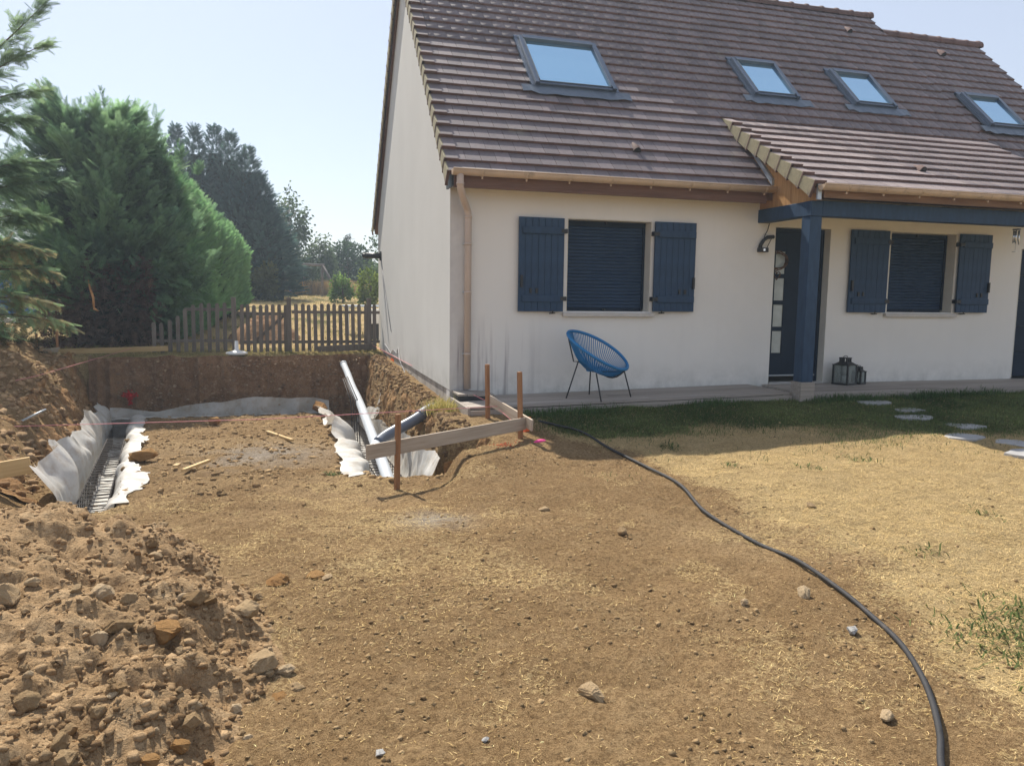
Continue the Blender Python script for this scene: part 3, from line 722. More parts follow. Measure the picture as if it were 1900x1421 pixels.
while xx < 11.1:
    o = bpy.data.objects.new('ridge_tile', RM); link(o, roof); o.matrix_world = Matrix.Translation((xx+.36, 3.45, ZG(3.45)+.0)) @ Matrix.Rotation(math.pi, 4, 'Z'); xx += .335
o = bpy.data.objects.new('ridge_end_tile', RM); link(o, roof); o.matrix_world = Matrix.Translation((11.33, 3.45, ZG(3.45)+.01)) @ Matrix.Rotation(math.pi, 4, 'Z')
# vent tiles
for (vx, vy, pitch_z, tt) in ((2.5, .19, None, TH), (8.15, 3.28, None, TH), (10.0, 2.95, None, TH), (6.32, -.62, 'p', PTH)):
    mb = MB(); vs = []
    for s_, rr, h in ((0, .055, .075), (.06, .055, .075), (.2, .02, .02)):
        for k in range(7):
            a = math.pi*k/6; vs.append((rr*math.cos(a), s_, .03+h*math.sin(a)))
    mb.add(vs, [(i*7+k, i*7+k+1, (i+1)*7+k+1, (i+1)*7+k) for i in range(2) for k in range(6)], 0, True)
    mb.add([vs[k] for k in range(7)], [tuple(range(7))[::-1]], 1)
    o = mb.build('vent_tile', [MT['tile_butt'], MT['black']], roof)
    zz = (porch_z(vy) if pitch_z else ZB(vy)); o.matrix_world = slope_matrix(vx, vy, zz, 0, tt)

# skylights -----------------------------------------------------------------
def skylight(x0, x1, y0, y1, label):
    e = empty('skylight', (0, 0, 0), house); e['label'] = label
    base = slope_matrix(x0, y0, ZB(y0), 0, TH); w = x1-x0; L = (y1-y0)/CT
    def part(name, mb, mat, bev=0.0, par=e):
        o = mb.build(name, mat, par, bev); o.matrix_world = base; return o
    f = MB(); h0, h1 = .03, .125
    f.box(0, .058, 0, L, h0, h1); f.box(w-.058, w, 0, L, h0, h1); f.box(.0585, w-.0585, L-.085, L, h0, h1+.012); f.box(.0585, w-.0585, 0, .05, h0, h1-.02)
    part('frame', f, MT['slate_alu'], .006)
    s_ = MB(); s_.box(.062, w-.062, .052, .068, h1-.03, h1-.008); s_.box(.062, w-.062, L-.108, L-.087, h1-.03, h1+.018); s_.box(.059, .075, .07, L-.11, h1-.03, h1+.004); s_.box(w-.075, w-.059, .07, L-.11, h1-.03, h1+.004)
    part('sash', s_, MT['alu_flash'], .003)
    gl = MB(); gl.box(.075, w-.075, .068, L-.109, h1-.045, h1-.03); part('pane', gl, MT['skyglass'])
    a = MB(); n = 14; vs = []
    for k in range(n+1):
        xx = -.2+(w+.4)*k/n; wob = .012*math.sin(k*2.1)
        edge = 0 if 1 < k < n-1 else .03
        vs += [(xx, -.0, .072), (xx, -.19+edge+wob, .066+.006*math.sin(k*1.7))]
    a.add(vs, [(2*k, 2*k+1, 2*k+3, 2*k+2) for k in range(n)])
    o = part('apron', a, MT['alu_flash']); sd = o.modifiers.new('s', 'SOLIDIFY'); sd.thickness = .006
    c = MB(); c.box(-.05, -.002, 0, L+.05, .035, .075); c.box(w+.002, w+.05, 0, L+.05, .035, .075); c.box(-.05, w+.05, L+.003, L+.07, .035, .08); part('flashing', c, MT['slate_alu'])
skylight(*SKY[0], 'large skylight nearest the gable')
skylight(*SKY[1], 'left of the pair of small skylights above the porch roof')
skylight(*SKY[2], 'right of the pair of small skylights above the porch roof')
skylight(*SKY[3], 'small skylight at the right edge over the garage')

# gutters, fascia, downpipe ---------------------------------------------------
def gutter(name, x0, x1, yc, zc, rad, nbr, label):
    mb = MB(); seg = 9; vs = []; xs = [x0, x1]
    for xx in xs:
        for k in range(seg+1):
            a = math.pi+math.pi*k/seg; vs.append((xx, yc+rad*math.cos(a), zc+rad*math.sin(a)))
    n = seg+1
    mb.add(vs, [(k, k+1, n+k+1, n+k) for k in range(seg)], 0, True)
    mb.add(vs[:n], [tuple(range(n))]); mb.add(vs[n:], [tuple(range(n))[::-1]])
    mb.tube([(x0, yc-rad, zc+.003), (x1, yc-rad, zc+.003)], .009, 6)
    o = mb.build(name, MT['gutter'], house); o['label'] = label
    s_ = o.modifiers.new('s', 'SOLIDIFY'); s_.thickness = .004
    bm_ = MB(); vs = []
    for xx in (-.012, .012):
        for k in range(seg+1):
            a = math.pi+math.pi*k/seg; vs.append((xx, (rad+.006)*math.cos(a), (rad+.006)*math.sin(a)))
    bm_.add(vs, [(k, k+1, n+k+1, n+k) for k in range(seg)], 0, True); bm_.box(-.008, .008, -.012, .012, -rad-.03, -rad-.008)
    bme = bm_.mesh('bracket', MT['gutter'])
    for i in range(nbr):
        b_ = bpy.data.objects.new('bracket', bme); link(b_, o); b_.location = (x0+.35+(x1-x0-.5)*i/(nbr-1), yc, zc)
    return o
gutter('gutter', -.06, 4.20, -.40, 2.60, .065, 8, 'long sand coloured gutter above the first window')
gutter('gutter', 4.20, 9.0, -1.335, 2.525, .065, 9, 'sand coloured gutter along the porch roof')
f = MB(); f.box(-.03, 4.14, -.33, -.295, 2.41, 2.575); f.box(-.03, 4.14, -.294, -.002, 2.50, 2.53); f.build('fascia', MT['fascia'], house)
f = MB(); f.box(-.055, -.031, -.33, .0, 2.42, 2.56); f.build('verge_soffit', MT['black'], house)
f = MB(); f.box(4.30, 9.0, -1.26, -1.235, 2.385, 2.51); f.build('porch_fascia', MT['larch_fascia'], house)
dp = MB(); dp.tube([(.03, -.40, 2.56), (.03, -.40, 2.44), (.04, -.385, 2.38), (.10, -.26, 2.29), (.175, -.10, 2.21), (.20, -.065, 2.15), (.205, -.06, 2.05), (.205, -.06, .02)], .042, 12)
d_ = dp.build('downpipe', MT['pipe_sand'], house)
for zz in (2.44, 2.10, 1.78, 1.2, .45):
    c_ = MB(); yy = -.40 if zz > 2.3 else -.06; xx = .03 if zz > 2.3 else .205
    c_.lathe([(.043, -.014), (.047, -.014), (.047, .014), (.043, .014)], (xx, yy, zz), 14); c_.build('collar', MT['pipe_sand'], d_)
    if zz < 2: k_ = MB(); k_.box(.15, .162, -.06, 0, zz-.006, zz+.006); k_.build('clip', MT['zinc'], d_)

# windows: roller shutter, sill, hinged shutters ---------------------------------
def window(x0, x1, z0, z1, label):
    e = empty('window', (0, 0, 0), house); e['label'] = label
    rv = MB(); rv.box(x0, x0+.012, .002, .2, z0, z1); rv.box(x1-.012, x1, .002, .2, z0, z1); rv.box(x0+.0125, x1-.0125, .002, .2, z1-.012, z1); rv.build('reveal', MT['reveal'], e)
    fr = MB(); fr.box(x0+.0125, x0+.045, .165, .2, z0+.03, z1-.013); fr.box(x1-.045, x1-.0125, .165, .2, z0+.03, z1-.013); fr.box(x0+.046, x1-.046, .165, .2, z1-.075, z1-.013); fr.build('guide_rail', MT['navy_dark'], e)
    # slatted curtain
    n = 24; zz0, zz1 = z0+.04, z1-.076; h = (zz1-zz0)/n; vs = []; fs = []
    prof = [(0.0, .202), (.10, .188), (.5, .182), (.90, .188), (1.0, .202)]
    for i in range(n):
        for t_, yy in prof: vs += [(x0+.045, yy, zz0+(i+t_)*h), (x1-.045, yy, zz0+(i+t_)*h)]
    for k in range(len(vs)//2-1): fs.append((2*k, 2*k+1, 2*k+3, 2*k+2))
    c = MB(); c.add(vs, fs); o = c.build('roller_curtain', MT['navy_slat'], e); tag(o, kind='stuff')
    bb = MB(); bb.box(x0+.046, x1-.046, .175, .2, z0+.003, z0+.04); bb.build('bottom_bar', MT['navy_dark'], e)
    sl_ = MB(); sl_.prism([(-.055, z0-.065), (.2, z0-.065), (.2, z0-.002), (-.055, z0-.018)], 'x', x0-.05, x1+.05); sl_.build('sill', MT['sill'], e, .004)
    st_ = MB(); st_.tube([((x0+x1)/2, .17, z1-.03), ((x0+x1)/2, .12, z1-.035)], .012, 6); st_.tube([((x0+x1)/2, .19, z0+.02), ((x0+x1)/2, .12, z0+.022)], .014, 6); st_.build('stop', MT['black'], e)
def shutter(x0, x1, z0, z1, hinge_right, label):
    e = empty('shutter', (0, 0, 0), house); e['label'] = label
    n = 7; w = (x1-x0)/n
    pm = MB(); pm.box(0, w-.004, -.058, -.030, 0, z1-z0); me = pm.mesh('plank', MT['navy'])
    for i in range(n):
        o = bpy.data.objects.new('plank', me); link(o, e); o.location = (x0+i*w, -.0012*(i % 2), z0)
    for zz in (z0+.12, z1-.20):
        bt = MB(); bt.box(x0+.04, x1-.012, -.083, -.0595, zz, zz+.085); bt.build('batten', MT['navy'], e, .004)
        hx = x1 if hinge_right else x0; sg = 1 if hinge_right else -1
        hg = MB(); hg.box(min(hx-sg*.05, hx+sg*.03), max(hx-sg*.05, hx+sg*.03), -.09, -.0835, zz+.02, zz+.065); hg.box(min(hx+sg*.012, hx+sg*.03), max(hx+sg*.012, hx+sg*.03), -.083, .0, zz+.015, zz+.07); hg.build('hinge', MT['black'], e)
    lx = x0+.02 if hinge_right else x1-.04
    lt = MB(); lt.box(lx, lx+.025, -.092, -.0595, z0+.30, z0+.45); lt.box(lx+.12 if hinge_right else lx-.12, (lx+.15 if hinge_right else lx-.09), -.075, -.0595, z0+.23, z0+.29); lt.box(lx+.2 if hinge_right else lx-.2, (lx+.225 if hinge_right else lx-.175), -.075, -.0595, z0+.23, z0+.29); lt.build('latch', MT['black'], e)
    sx = x0+.45 if hinge_right else x0+.12
    hk = MB(); hk.tube([(sx, .0, z0-.02), (sx, -.075, z0-.02), (sx-.01, -.09, z0+.015)], .009, 6); hk.tube([(sx-.05, -.08, z0-.022), (sx+.03, -.08, z0-.018)], .008, 6); hk.build('holdback', MT['black'], e)
window(*WIN[0], 'window left of the door with its roller shutter down')
window(*WIN[1], 'window under the porch with its roller shutter down')
shutter(.85, 1.445, .975, 2.135, True, 'left shutter of the window behind the blue chair')
shutter(2.695, 3.29, .985, 2.145, False, 'right shutter of the window behind the blue chair')
shutter(5.74, 6.39, .995, 2.155, True, 'left shutter of the window under the porch')
shutter(7.66, 8.25, 1.005, 2.16, False, 'right shutter of the window under the porch')

# front door -----------------------------------------------------------------
x0, x1, z0, z1 = DOOR
dr = empty('front_door', (0, 0, 0), house)
q = MB(); q.box(x0+.005, x0+.05, .13, .2, .0, z1-.002); q.box(x1-.05, x1-.005, .13, .2, .0, z1-.002); q.box(x0+.0505, x1-.0505, .13, .2, z1-.06, z1-.002); q.build('door_frame', MT['navy_dark'], dr)
q = MB(); px0, px1 = x0+.13, x0+.29; zs = [(.41, .72), (.78, 1.09), (1.15, 1.46), (1.52, 1.83)]
q.box(x0+.052, px0, .15, .195, .1, z1-.062); q.box(px1, x1-.052, .15, .195, .1, z1-.062)
zz = .1
for a, b_ in zs: q.box(px0+.0005, px1-.0005, .152, .194, zz, a); zz = b_
q.box(px0+.0005, px1-.0005, .152, .194, zz, z1-.062); q.build('door_leaf', MT['navy_dark'], dr)
for a, b_ in zs:
    q = MB(); q.box(px0+.001, px1-.001, .165, .18, a+.001, b_-.001); q.build('pane', MT['frosted'], dr)
q = MB(); q.box(x0+.052, x1-.052, .118, .149, .085, .10); q.build('weather_bar', MT['zinc'], dr)
q = MB(); q.box(x0-.0, x1, -.03, .2, -.06, -.006); q.build('threshold', MT['sill'], dr)
rv = MB(); rv.box(x0, x0+.004, .001, .13, 0, z1); rv.box(x1-.004, x1, .001, .13, 0, z1); rv.box(x0+.0045, x1-.0045, .001, .13, z1-.0015, z1+.004); rv.build('door_reveal', MT['reveal'], dr)
q = MB(); q.tube([(x1-.12, .15, 1.02), (x1-.12, .09, 1.02), (x1-.22, .085, 1.02)], .011, 8); q.build('handle', MT['silver'], dr)
# garage door
gd = empty('garage_door', (0, 0, 0), house)
for i in range(5):
    q = MB(); q.box(8.90, 11.1, .05, .09, .02+i*.39, .02+i*.39+.384); q.build('panel', MT['navy_dark'], gd, .004)
q = MB(); q.box(8.882, 8.899, .0, .2, .0, 1.98); q.build('jamb', MT['reveal'], gd)

# porch -----------------------------------------------------------------------
pr = MB(); vs = []
y0_, y1_ = PY0-.02, PYT
pr.add([(PX0-.04, y0_, porch_z(y0_)-.01), (PX1, y0_, porch_z(y0_)-.01), (PX1, y1_, porch_z(y1_)-.01), (PX0-.04, y1_, porch_z(y1_)-.01), (PX0-.04, y0_, porch_z(y0_)-.09), (PX1, y0_, porch_z(y0_)-.09), (PX1, y1_, porch_z(y1_)-.09), (PX0-.04, y1_, porch_z(y1_)-.09)],
       ((0,1,2,3), (7,6,5,4), (4,5,1,0), (5,6,2,1), (6,7,3,2), (7,4,0,3)))
pr.build('porch_roof_deck', MT['larch_fascia'], house)
c = MB()   # timber cheek between the two slopes
c.prism([(-1.22, 2.365), (.02, 2.365), (.02, 2.83), (.45, 3.25), (.70, porch_z(.70)-.095), (-1.22, porch_z(-1.22)-.095)], 'x', 4.265, 4.30)
c.build('porch_cheek', MT['cheek'], house)
z_ = MB()  # zinc soaker along the cheek
zs_ = [(-.30, 2.66), (.0, 2.955), (.35, 3.30), (.55, 3.49)]
for (ya, za), (yb, zb) in zip(zs_[:-1], zs_[1:]):
    z_.add([(4.225, ya, za-.01), (4.225, yb, zb-.01), (4.225, yb, zb+.07), (4.225, ya, za+.07), (4.262, ya, za-.01), (4.262, yb, zb-.01), (4.262, yb, zb+.07), (4.262, ya, za+.07)], ((0,1,2,3), (7,6,5,4), (3,2,6,7), (0,3,7,4), (2,1,5,6)))
z_.build('zinc_soaker', MT['zinc'], house)
z_ = MB(); z_.box(4.205, 4.262, -1.262, -1.235, 2.36, 2.585); z_.build('zinc_stop', MT['zinc'], house)
bm1 = MB(); bm1.box(4.24, 4.40, -.96, -.002, 2.19, 2.362); bm1.build('side_beam', MT['navy'], house, .006)
bm2 = MB(); bm2.box(4.4005, 9.0, -1.12, -.955, 2.185, 2.37); bm2.box(4.235, 4.40, -1.12, -.9605, 2.185, 2.364); bm2.build('front_beam', MT['navy'], house, .006)
ps = MB(); ps.box(4.245, 4.41, -1.105, -.935, .14, 2.1845); ps.build('porch_post', MT['navy'], house, .006)
pd = MB(); pd.box(4.225, 4.43, -1.125, -.915, -.12, .139); o = pd.build('post_pedestal', MT['deckboard'], house, .004); o['label'] = 'wooden pedestal under the porch post'
sf = MB(); sf.box(4.41, 8.95, -.95, -.003, 2.395, 2.41); sf.build('porch_ceiling', MT['reveal'], house)

# things on the house -----------------------------------------------------------
b_ = empty('wall_lamp', (4.3, 0, 1.9)); tag(b_, 'small dark curved bracket lamp on the wall left of the door', 'wall lamp')
def attach(mb, name, mat, par, bev=0):
    o = mb.build(name, mat, None, bev); o.parent = par; o.matrix_parent_inverse = Matrix.Translation(par.location).inverted(); return o
q = MB(); q.tube([(4.275, -.03, 1.84), (4.285, -.035, 1.90), (4.32, -.04, 1.96), (4.375, -.045, 2.0), (4.47, -.05, 2.01)], .026, 8); attach(q, 'arm', MT['black'], b_)
q = MB(); q.box(4.25, 4.385, -.075, -.002, 1.80, 1.86); attach(q, 'base_box', MT['black'], b_, .005)
q = MB(); q.box(4.30, 4.33, -.079, -.076, 1.815, 1.845); attach(q, 'sensor', MT['silver'], b_)
q = MB(); q.tube([(4.40, -.04, 2.19), (4.39, -.02, 2.10), (4.35, -.02, 2.03), (4.33, -.03, 1.99)], .006, 6); q.tube([(4.44, -.045, 1.99), (4.42, -.03, 1.93), (4.39, -.02, 1.86)], .005, 6); attach(q, 'cable', MT['black'], b_)
b_ = empty('floodlight', (-.02, 7.2, 1.96)); tag(b_, 'black outdoor spotlight on the far corner of the gable', 'floodlight')
q = MB(); q.tube([(-.0, 7.2, 1.96), (-.30, 7.35, 1.965)], .062, 10); q.tube([(-.30, 7.35, 1.965), (-.36, 7.38, 1.966)], .05, 10); attach(q, 'body', MT['black'], b_)
q = MB(); q.box(-.03, -.004, 7.12, 7.28, 1.86, 2.05); attach(q, 'wall_plate', MT['black'], b_)
q = MB(); q.tube([(-.01, 7.15, 1.88), (-.012, 6.7, 1.45), (-.012, 6.1, .95), (-.012, 5.53, .45)], .007, 6); attach(q, 'cable', MT['cable'], b_)
q = MB(); q.tube([(-.012, 6.57, .15), (-.014, 6.1, .10), (-.012, 5.6, .03), (-.014, 5.2, .13), (-.012, 4.75, .09), (-.013, 4.55, .21), (-.03, 4.2, .0), (-.05, 3.2, -.20), (-.1, 1.8, -.25)], .007, 6)
tag(q.build('wall_cable', MT['cable'], None), 'loose thin cable looping low across the gable wall', 'cable')
# twig heart wreath on the door
b_ = empty('wreath', (4.66, 0.11, 1.62)); tag(b_, 'twig wreath with hanging heart on the front door', 'wreath')
q = MB()
for k in range(5):
    pts = [(4.66+(.15+.02*math.sin(k*2+a*3))*math.cos(a), .11+.012*math.sin(a*5+k), 1.70+(.12+.02*math.cos(k*1.7+a*2))*math.sin(a)) for a in np.linspace(0, 6.2, 22)]
    q.tube(pts, .006, 5)
q.tube([(4.46, .09, 1.70), (4.56, .1, 1.71)], .006, 5); attach(q, 'ring', MT['twig'], b_)
q = MB()
for k in range(3):
    pts = [(4.655+.055*16*math.sin(a)**3/16*(1+.05*k), .105+.008*math.sin(a*4+k), 1.50+(13*math.cos(a)-5*math.cos(2*a)-2*math.cos(3*a)-math.cos(4*a))/16*.06) for a in np.linspace(0, 6.28, 26)]
    q.tube(pts, .006, 5)
attach(q, 'heart', MT['twig'], b_)
# wind chime under the beam
b_ = empty('wind_chime', (7.72, -.9, 2.18)); tag(b_, 'silver wind chime hanging from the porch beam at the right edge', 'wind chime')
q = MB(); q.lathe([(.001, .012), (.05, .012), (.05, 0), (.001, 0)], (7.72, -.9, 2.155), 14); attach(q, 'disc', MT['black'], b_)
for k in range(5):
    a = 2*math.pi*k/5; q = MB(); q.tube([(7.72+.035*math.cos(a), -.9+.035*math.sin(a), 2.145), (7.72+.035*math.cos(a), -.9+.035*math.sin(a), 2.00-.012*k)], .008, 7); attach(q, 'tube', MT['silver'], b_)
q = MB(); q.tube([(7.72, -.9, 2.15), (7.72, -.9, 1.86)], .002, 4); attach(q, 'string', MT['cable'], b_)
q = MB(); q.lathe([(.001, -.006), (.03, -.006), (.03, .006), (.001, .006)], (7.72, -.9, 1.86), 12); attach(q, 'wind_sail', MT['white_plastic'], b_)
# ------------------------------------------------------------------ deck
dk = empty('wooden_deck', (0, 0, 0)); tag(dk, 'weathered low timber deck along the front wall under the blue chair', 'deck')
def deck_z(x): return -.085+.019*min(max(x, 0), 4.2)
def dboard(par, x0, x1, y0, y1, z0a, z0b, th_=.025, name='board', mat='deckboard'):
    mb = MB(); mb.add([(x0, y0, z0a-th_), (x1, y0, z0b-th_), (x1, y1, z0b-th_), (x0, y1, z0a-th_), (x0, y0, z0a), (x1, y0, z0b), (x1, y1, z0b), (x0, y1, z0a)],
                      ((0,3,2,1), (4,5,6,7), (0,1,5,4), (1,2,6,5), (2,3,7,6), (3,0,4,7)))
    return mb.build(name, MT[mat], par, .003)
for i in range(7):
    y1 = -.012-i*.137; y0 = y1-.131
    xs = [.03, 1.9+.2*(i % 3), 4.20]
    if i < 3: xs[0] = .46
    for a, b_ in zip(xs[:-1], xs[1:]): dboard(dk, a+.002, b_-.002, y0, y1, deck_z(a)+random.uniform(-.002, .002), deck_z(b_)+random.uniform(-.002, .002))
dboard(dk, .03, 4.20, -1.0, -.975, deck_z(0)-.03, deck_z(4.2)-.03, .11, 'fascia_board')
dboard(dk, .0, .028, -1.0, -.0, deck_z(0)-.0, deck_z(0)-.0, .2, 'end_board')
md = empty('corner_step', (0, 0, 0)); tag(md, 'small raised timber platform round the foot of the downpipe', 'step')
for i in range(4): dboard(md, .02+i*.112, .02+i*.112+.105, -.41, -.012, .0-.004*i, .0-.004*i)
dboard(md, .02, .455, -.40, -.385, -.028, -.03, .05, 'riser', 'black')
dr_ = empty('porch_deck', (0, 0, 0)); tag(dr_, 'grey timber deck under the porch at the right', 'deck')
for i in range(7):
    y1 = -.012-i*.145; y0 = y1-.14
    for a, b_ in ((4.45, 6.4+.3*(i % 2)), (6.4+.3*(i % 2), 9.2)): dboard(dr_, a+.002, b_-.002, y0, y1, -.012, -.012+.0)
dboard(dr_, 4.45, 9.2, -1.055, -1.03, -.016, -.016, .12, 'fascia_board'); dboard(dr_, 4.425, 4.448, -1.055, -.01, -.014, -.014, .12, 'end_board')

# stepping stones --------------------------------------------------------------
ST_ = [(5.16, -1.30, .30, .17, 'stepping stone nearest the porch deck'), (5.30, -1.75, .27, .15, 'second stepping stone from the porch deck'), (5.03, -2.12, .30, .17, 'third stepping stone from the porch deck'),
       (5.30, -2.55, .30, .18, 'fourth stepping stone from the porch deck'), (4.88, -2.95, .32, .19, 'fifth stepping stone from the porch deck'), (5.22, -3.30, .30, .2, 'sixth stepping stone, at the right edge in the shade'), (4.86, -3.72, .34, .22, 'pale stepping stone half in the sun at the right edge')]
for k, (sx, sy, rx, ry, lab) in enumerate(ST_):
    rr = random.Random(k); n = 11; top = []
    for i in range(n):
        a = 2*math.pi*i/n; q = 1+rr.uniform(-.24, .2); top.append((sx+rx*q*math.cos(a)*.72, sy+ry*q*math.sin(a)*.92))
    zt_ = float(ground_z(sx, sy))+.016
    mb = MB(); mb.prism(top, 'z', zt_-.06, zt_); tag(mb.build('stepping_stone', MT['paver'], None, .008), lab, 'paving stone', 'stepping stones across the lawn')

# blue string chair ---------------------------------------------------------------
fx, fy = .65, -.76
ch = empty('string_chair', (1.69, -.62, -.055)); tag(ch, 'round blue string chair with thin dark legs on the deck', 'chair')
C0 = Vector((1.685, -.64, 0)); Fd = Vector((fx, fy, 0)).normalized(); Rt = Vector((-Fd.y, Fd.x, 0))
def ringp(a, r=1.0):     # a=0 front
    u = math.cos(a); w = math.sin(a)
    return C0+Fd*(.365*u*r)+Rt*(.365*w*r)+Vector((0, 0, .53-.215*u*r+.02*w*w))
ring = [ringp(a) for a in np.linspace(0, 2*math.pi, 49)]
q = MB(); q.tube(ring, .019, 8, cap=False); attach(q, 'rim', MT['blue_cord'], ch)
hub = C0+Fd*(-.06)+Vector((0, 0, .285))
def bowl(a, t_):
    p = ringp(a); h = hub+(Vector((p.x, p.y, hub.z))-hub).normalized()*.07
    m_ = p.lerp(h, t_); m_.z -= .10*math.sin(math.pi*t_)*(.6+.4*(1-t_)); return m_
for k in range(84):
    a = 2*math.pi*k/84+.02; q = MB(); q.tube([bowl(a, t_) for t_ in np.linspace(0, 1, 6)], .0052, 5, cap=False); attach(q, 'cord', MT['blue_cord'], ch)
q = MB(); q.tube([hub+Vector((.07*math.cos(a), .07*math.sin(a), -.005)) for a in np.linspace(0, 6.29, 17)], .012, 6, cap=False); attach(q, 'hub_ring', MT['blue_cord'], ch)
q = MB(); q.tube([bowl(math.pi, t_)+Vector((0, 0, -.012)) for t_ in np.linspace(0, 1, 8)], .009, 6); q.tube([bowl(0, t_)+Vector((0, 0, -.014)) for t_ in np.linspace(0, 1, 8)], .009, 6)
seat = [C0+Fd*(.19*math.cos(a)-.03)+Rt*(.2*math.sin(a))+Vector((0, 0, .265+(.06*math.cos(a)**2))) for a in np.linspace(0, 6.29, 25)]
attach(q, 'spine', MT['black'], ch)
feet = [((1.32, -.57), math.pi*.80), ((1.72, -.32), -math.pi*.78), ((1.61, -.97), math.pi*.33), ((2.11, -.71), -math.pi*.12)]
tops = [bowl(math.pi*1.2, .55), bowl(math.pi*.75, .75), bowl(-math.pi*.30, .72), bowl(math.pi*.10, .10)]
for (f_, a_), tp in zip(feet, tops):
    q = MB(); q.tube([tp+Vector((0, 0, -.012)), Vector((f_[0], f_[1], deck_z(f_[0])))], .0085, 7); attach(q, 'leg', MT['black'], ch)
q = MB(); q.tube([ringp(math.pi*1.14)+Vector((0, 0, -.02)), C0-Fd*.27+Rt*(-.10)+Vector((0, 0, .38)), tops[0]+Vector((0, 0, -.012)), hub+Vector((0, 0, -.02)), tops[3]+Vector((0, 0, -.012))], .0085, 7); attach(q, 'support', MT['black'], ch)

# lanterns -----------------------------------------------------------------------
def lantern(x, y, z, s, h, label, rz=0.35):
    e = empty('lantern', (x, y, z), None, rz); tag(e, label, 'lantern')
    P_ = lambda mb, n, m, bev=0: mb.build(n, MT[m], e, bev)
    q = MB(); q.box(-s/2-.012, s/2+.012, -s/2-.012, s/2+.012, 0, .022); P_(q, 'base', 'black')
    for sx in (-1, 1):
        for sy in (-1, 1): q = MB(); q.box(sx*s/2-.011, sx*s/2+.011, sy*s/2-.011, sy*s/2+.011, .022, h*.68); P_(q, 'corner_post', 'black')
    for k in range(4):
        q = MB(); q.box(-s/2+.012, s/2-.012, -s/2-.002, -s/2+.002, .024, h*.68); o = P_(q, 'pane', 'lglass'); o.rotation_euler = (0, 0, k*math.pi/2)
    q = MB(); q.box(-s/2-.016, s/2+.016, -s/2-.016, s/2+.016, h*.68, h*.71)
    q.add([(-s/2, -s/2, h*.71), (s/2, -s/2, h*.71), (s/2, s/2, h*.71), (-s/2, s/2, h*.71), (-s*.27, -s*.27, h*.80), (s*.27, -s*.27, h*.80), (s*.27, s*.27, h*.80), (-s*.27, s*.27, h*.80)], ((4,5,6,7), (0,1,5,4), (1,2,6,5), (2,3,7,6), (3,0,4,7)))
    P_(q, 'roof', 'black')
    q = MB()
    for sx in (-1, 0, 1):
        for sy in (-1, 0, 1):
            if sx or sy: q.box(sx*s*.23-.009, sx*s*.23+.009, sy*s*.23-.009, sy*s*.23+.009, h*.8, h*.92)
    q.box(-s*.29, s*.29, -s*.29, s*.29, h*.92, h*.95); P_(q, 'chimney', 'black')
    q = MB(); q.tube([(-s*.3, 0, h*.85), (-s*.36, 0, h*.9), (-s*.2, 0, h*.99), (0, 0, h*1.01), (s*.2, 0, h*.99), (s*.3, 0, h*.9)], .005, 6); P_(q, 'handle', 'black')
    q = MB(); q.lathe([(.001, .024), (s*.16, .024), (s*.16, h*.3), (.001, h*.3)], (0, 0, 0), 14); P_(q, 'candle', 'white_plastic')
lantern(5.60, -.24, -.01, .215, .40, 'larger black metal lantern beside the front door')
lantern(5.86, -.22, -.01, .12, .26, 'smaller black lantern tucked behind the larger one')

# batter boards --------------------------------------------------------------------
def bar(p0, p1, wdt, hgt, up=Vector((0, 0, 1))):
    p0, p1 = Vector(p0), Vector(p1); d = (p1-p0).normalized(); s_ = d.cross(up).normalized(); u = s_.cross(d)
    mb = MB(); vs = []
    for p in (p0, p1):
        for a, b_ in ((-1, -1), (1, -1), (1, 1), (-1, 1)): vs.append(p+s_*a*wdt/2+u*b_*hgt/2)
    mb.add(vs, ((3,2,1,0), (4,5,6,7), (0,1,5,4), (1,2,6,5), (2,3,7,6), (3,0,4,7))); return mb
def bar_obj(name, p0, p1, wdt, hgt, mat, parent, up=Vector((0, 0, 1)), bev=.003):
    """board built along its own x so that the grain follows it"""
    p0, p1 = Vector(p0), Vector(p1); L = (p1-p0).length; d = (p1-p0).normalized(); s_ = up.cross(d).normalized(); u = d.cross(s_)
    mb = MB(); mb.box(0, L, -wdt/2, wdt/2, -hgt/2, hgt/2); o = mb.build(name, MT[mat], parent, bev)
    m = Matrix.Identity(4)
    for i in range(3): m[i][0], m[i][1], m[i][2], m[i][3] = d[i], s_[i], u[i], p0[i]
    o.matrix_world = m; return o
def stake(par, x, y, z0, z1, lean=(0, 0), wdt=.042):
    mb = MB(); mb.box(-wdt/2, wdt/2, -wdt/2*.9, wdt/2*.9, z0-.15, z1); o = mb.build('stake', MT['stake'], par, .003)
    m = Matrix.Translation((x, y, 0)) @ Matrix.Rotation(lean[0], 4, 'Y') @ Matrix.Rotation(lean[1], 4, 'X') @ Matrix.Rotation(.35, 4, 'Z'); o.matrix_world = m; return o
bb = empty('batter_board', (0, 0, 0)); tag(bb, 'corner batter board of two planks on three stakes at the edge of the dig', 'batter board')
stake(bb, -1.02, -2.78, -.45, .155, (.02, 0)); stake(bb, .32, -1.95, -.28, .415, (-.03, 0)); stake(bb, .20, -1.10, -.18, .415, (-.02, 0))
bar_obj('plank', (-1.30, -2.93, -.135), (.37, -1.97, -.105), .022, .125, 'plank_r', bb)
bar_obj('plank', (.225, -1.09, .015), (.40, -2.10, -.105), .022, .115, 'plank_r', bb)
lb = empty('batter_board', (0, 0, 0)); tag(lb, 'low batter board with short stakes on the far left bank before the hedge', 'batter board')
stake(lb, -6.43, 6.98, -.1, .36, (.02, 0)); stake(lb, -6.10, 7.05, -.1, .42)
bar_obj('plank', (-6.12, 7.0, .0), (-4.16, 6.93, .06), .025, .10, 'plank_new', lb)
bar_obj('plank', (-6.52, 6.75, -.03), (-6.05, 7.01, .045), .025, .10, 'plank_r', lb)
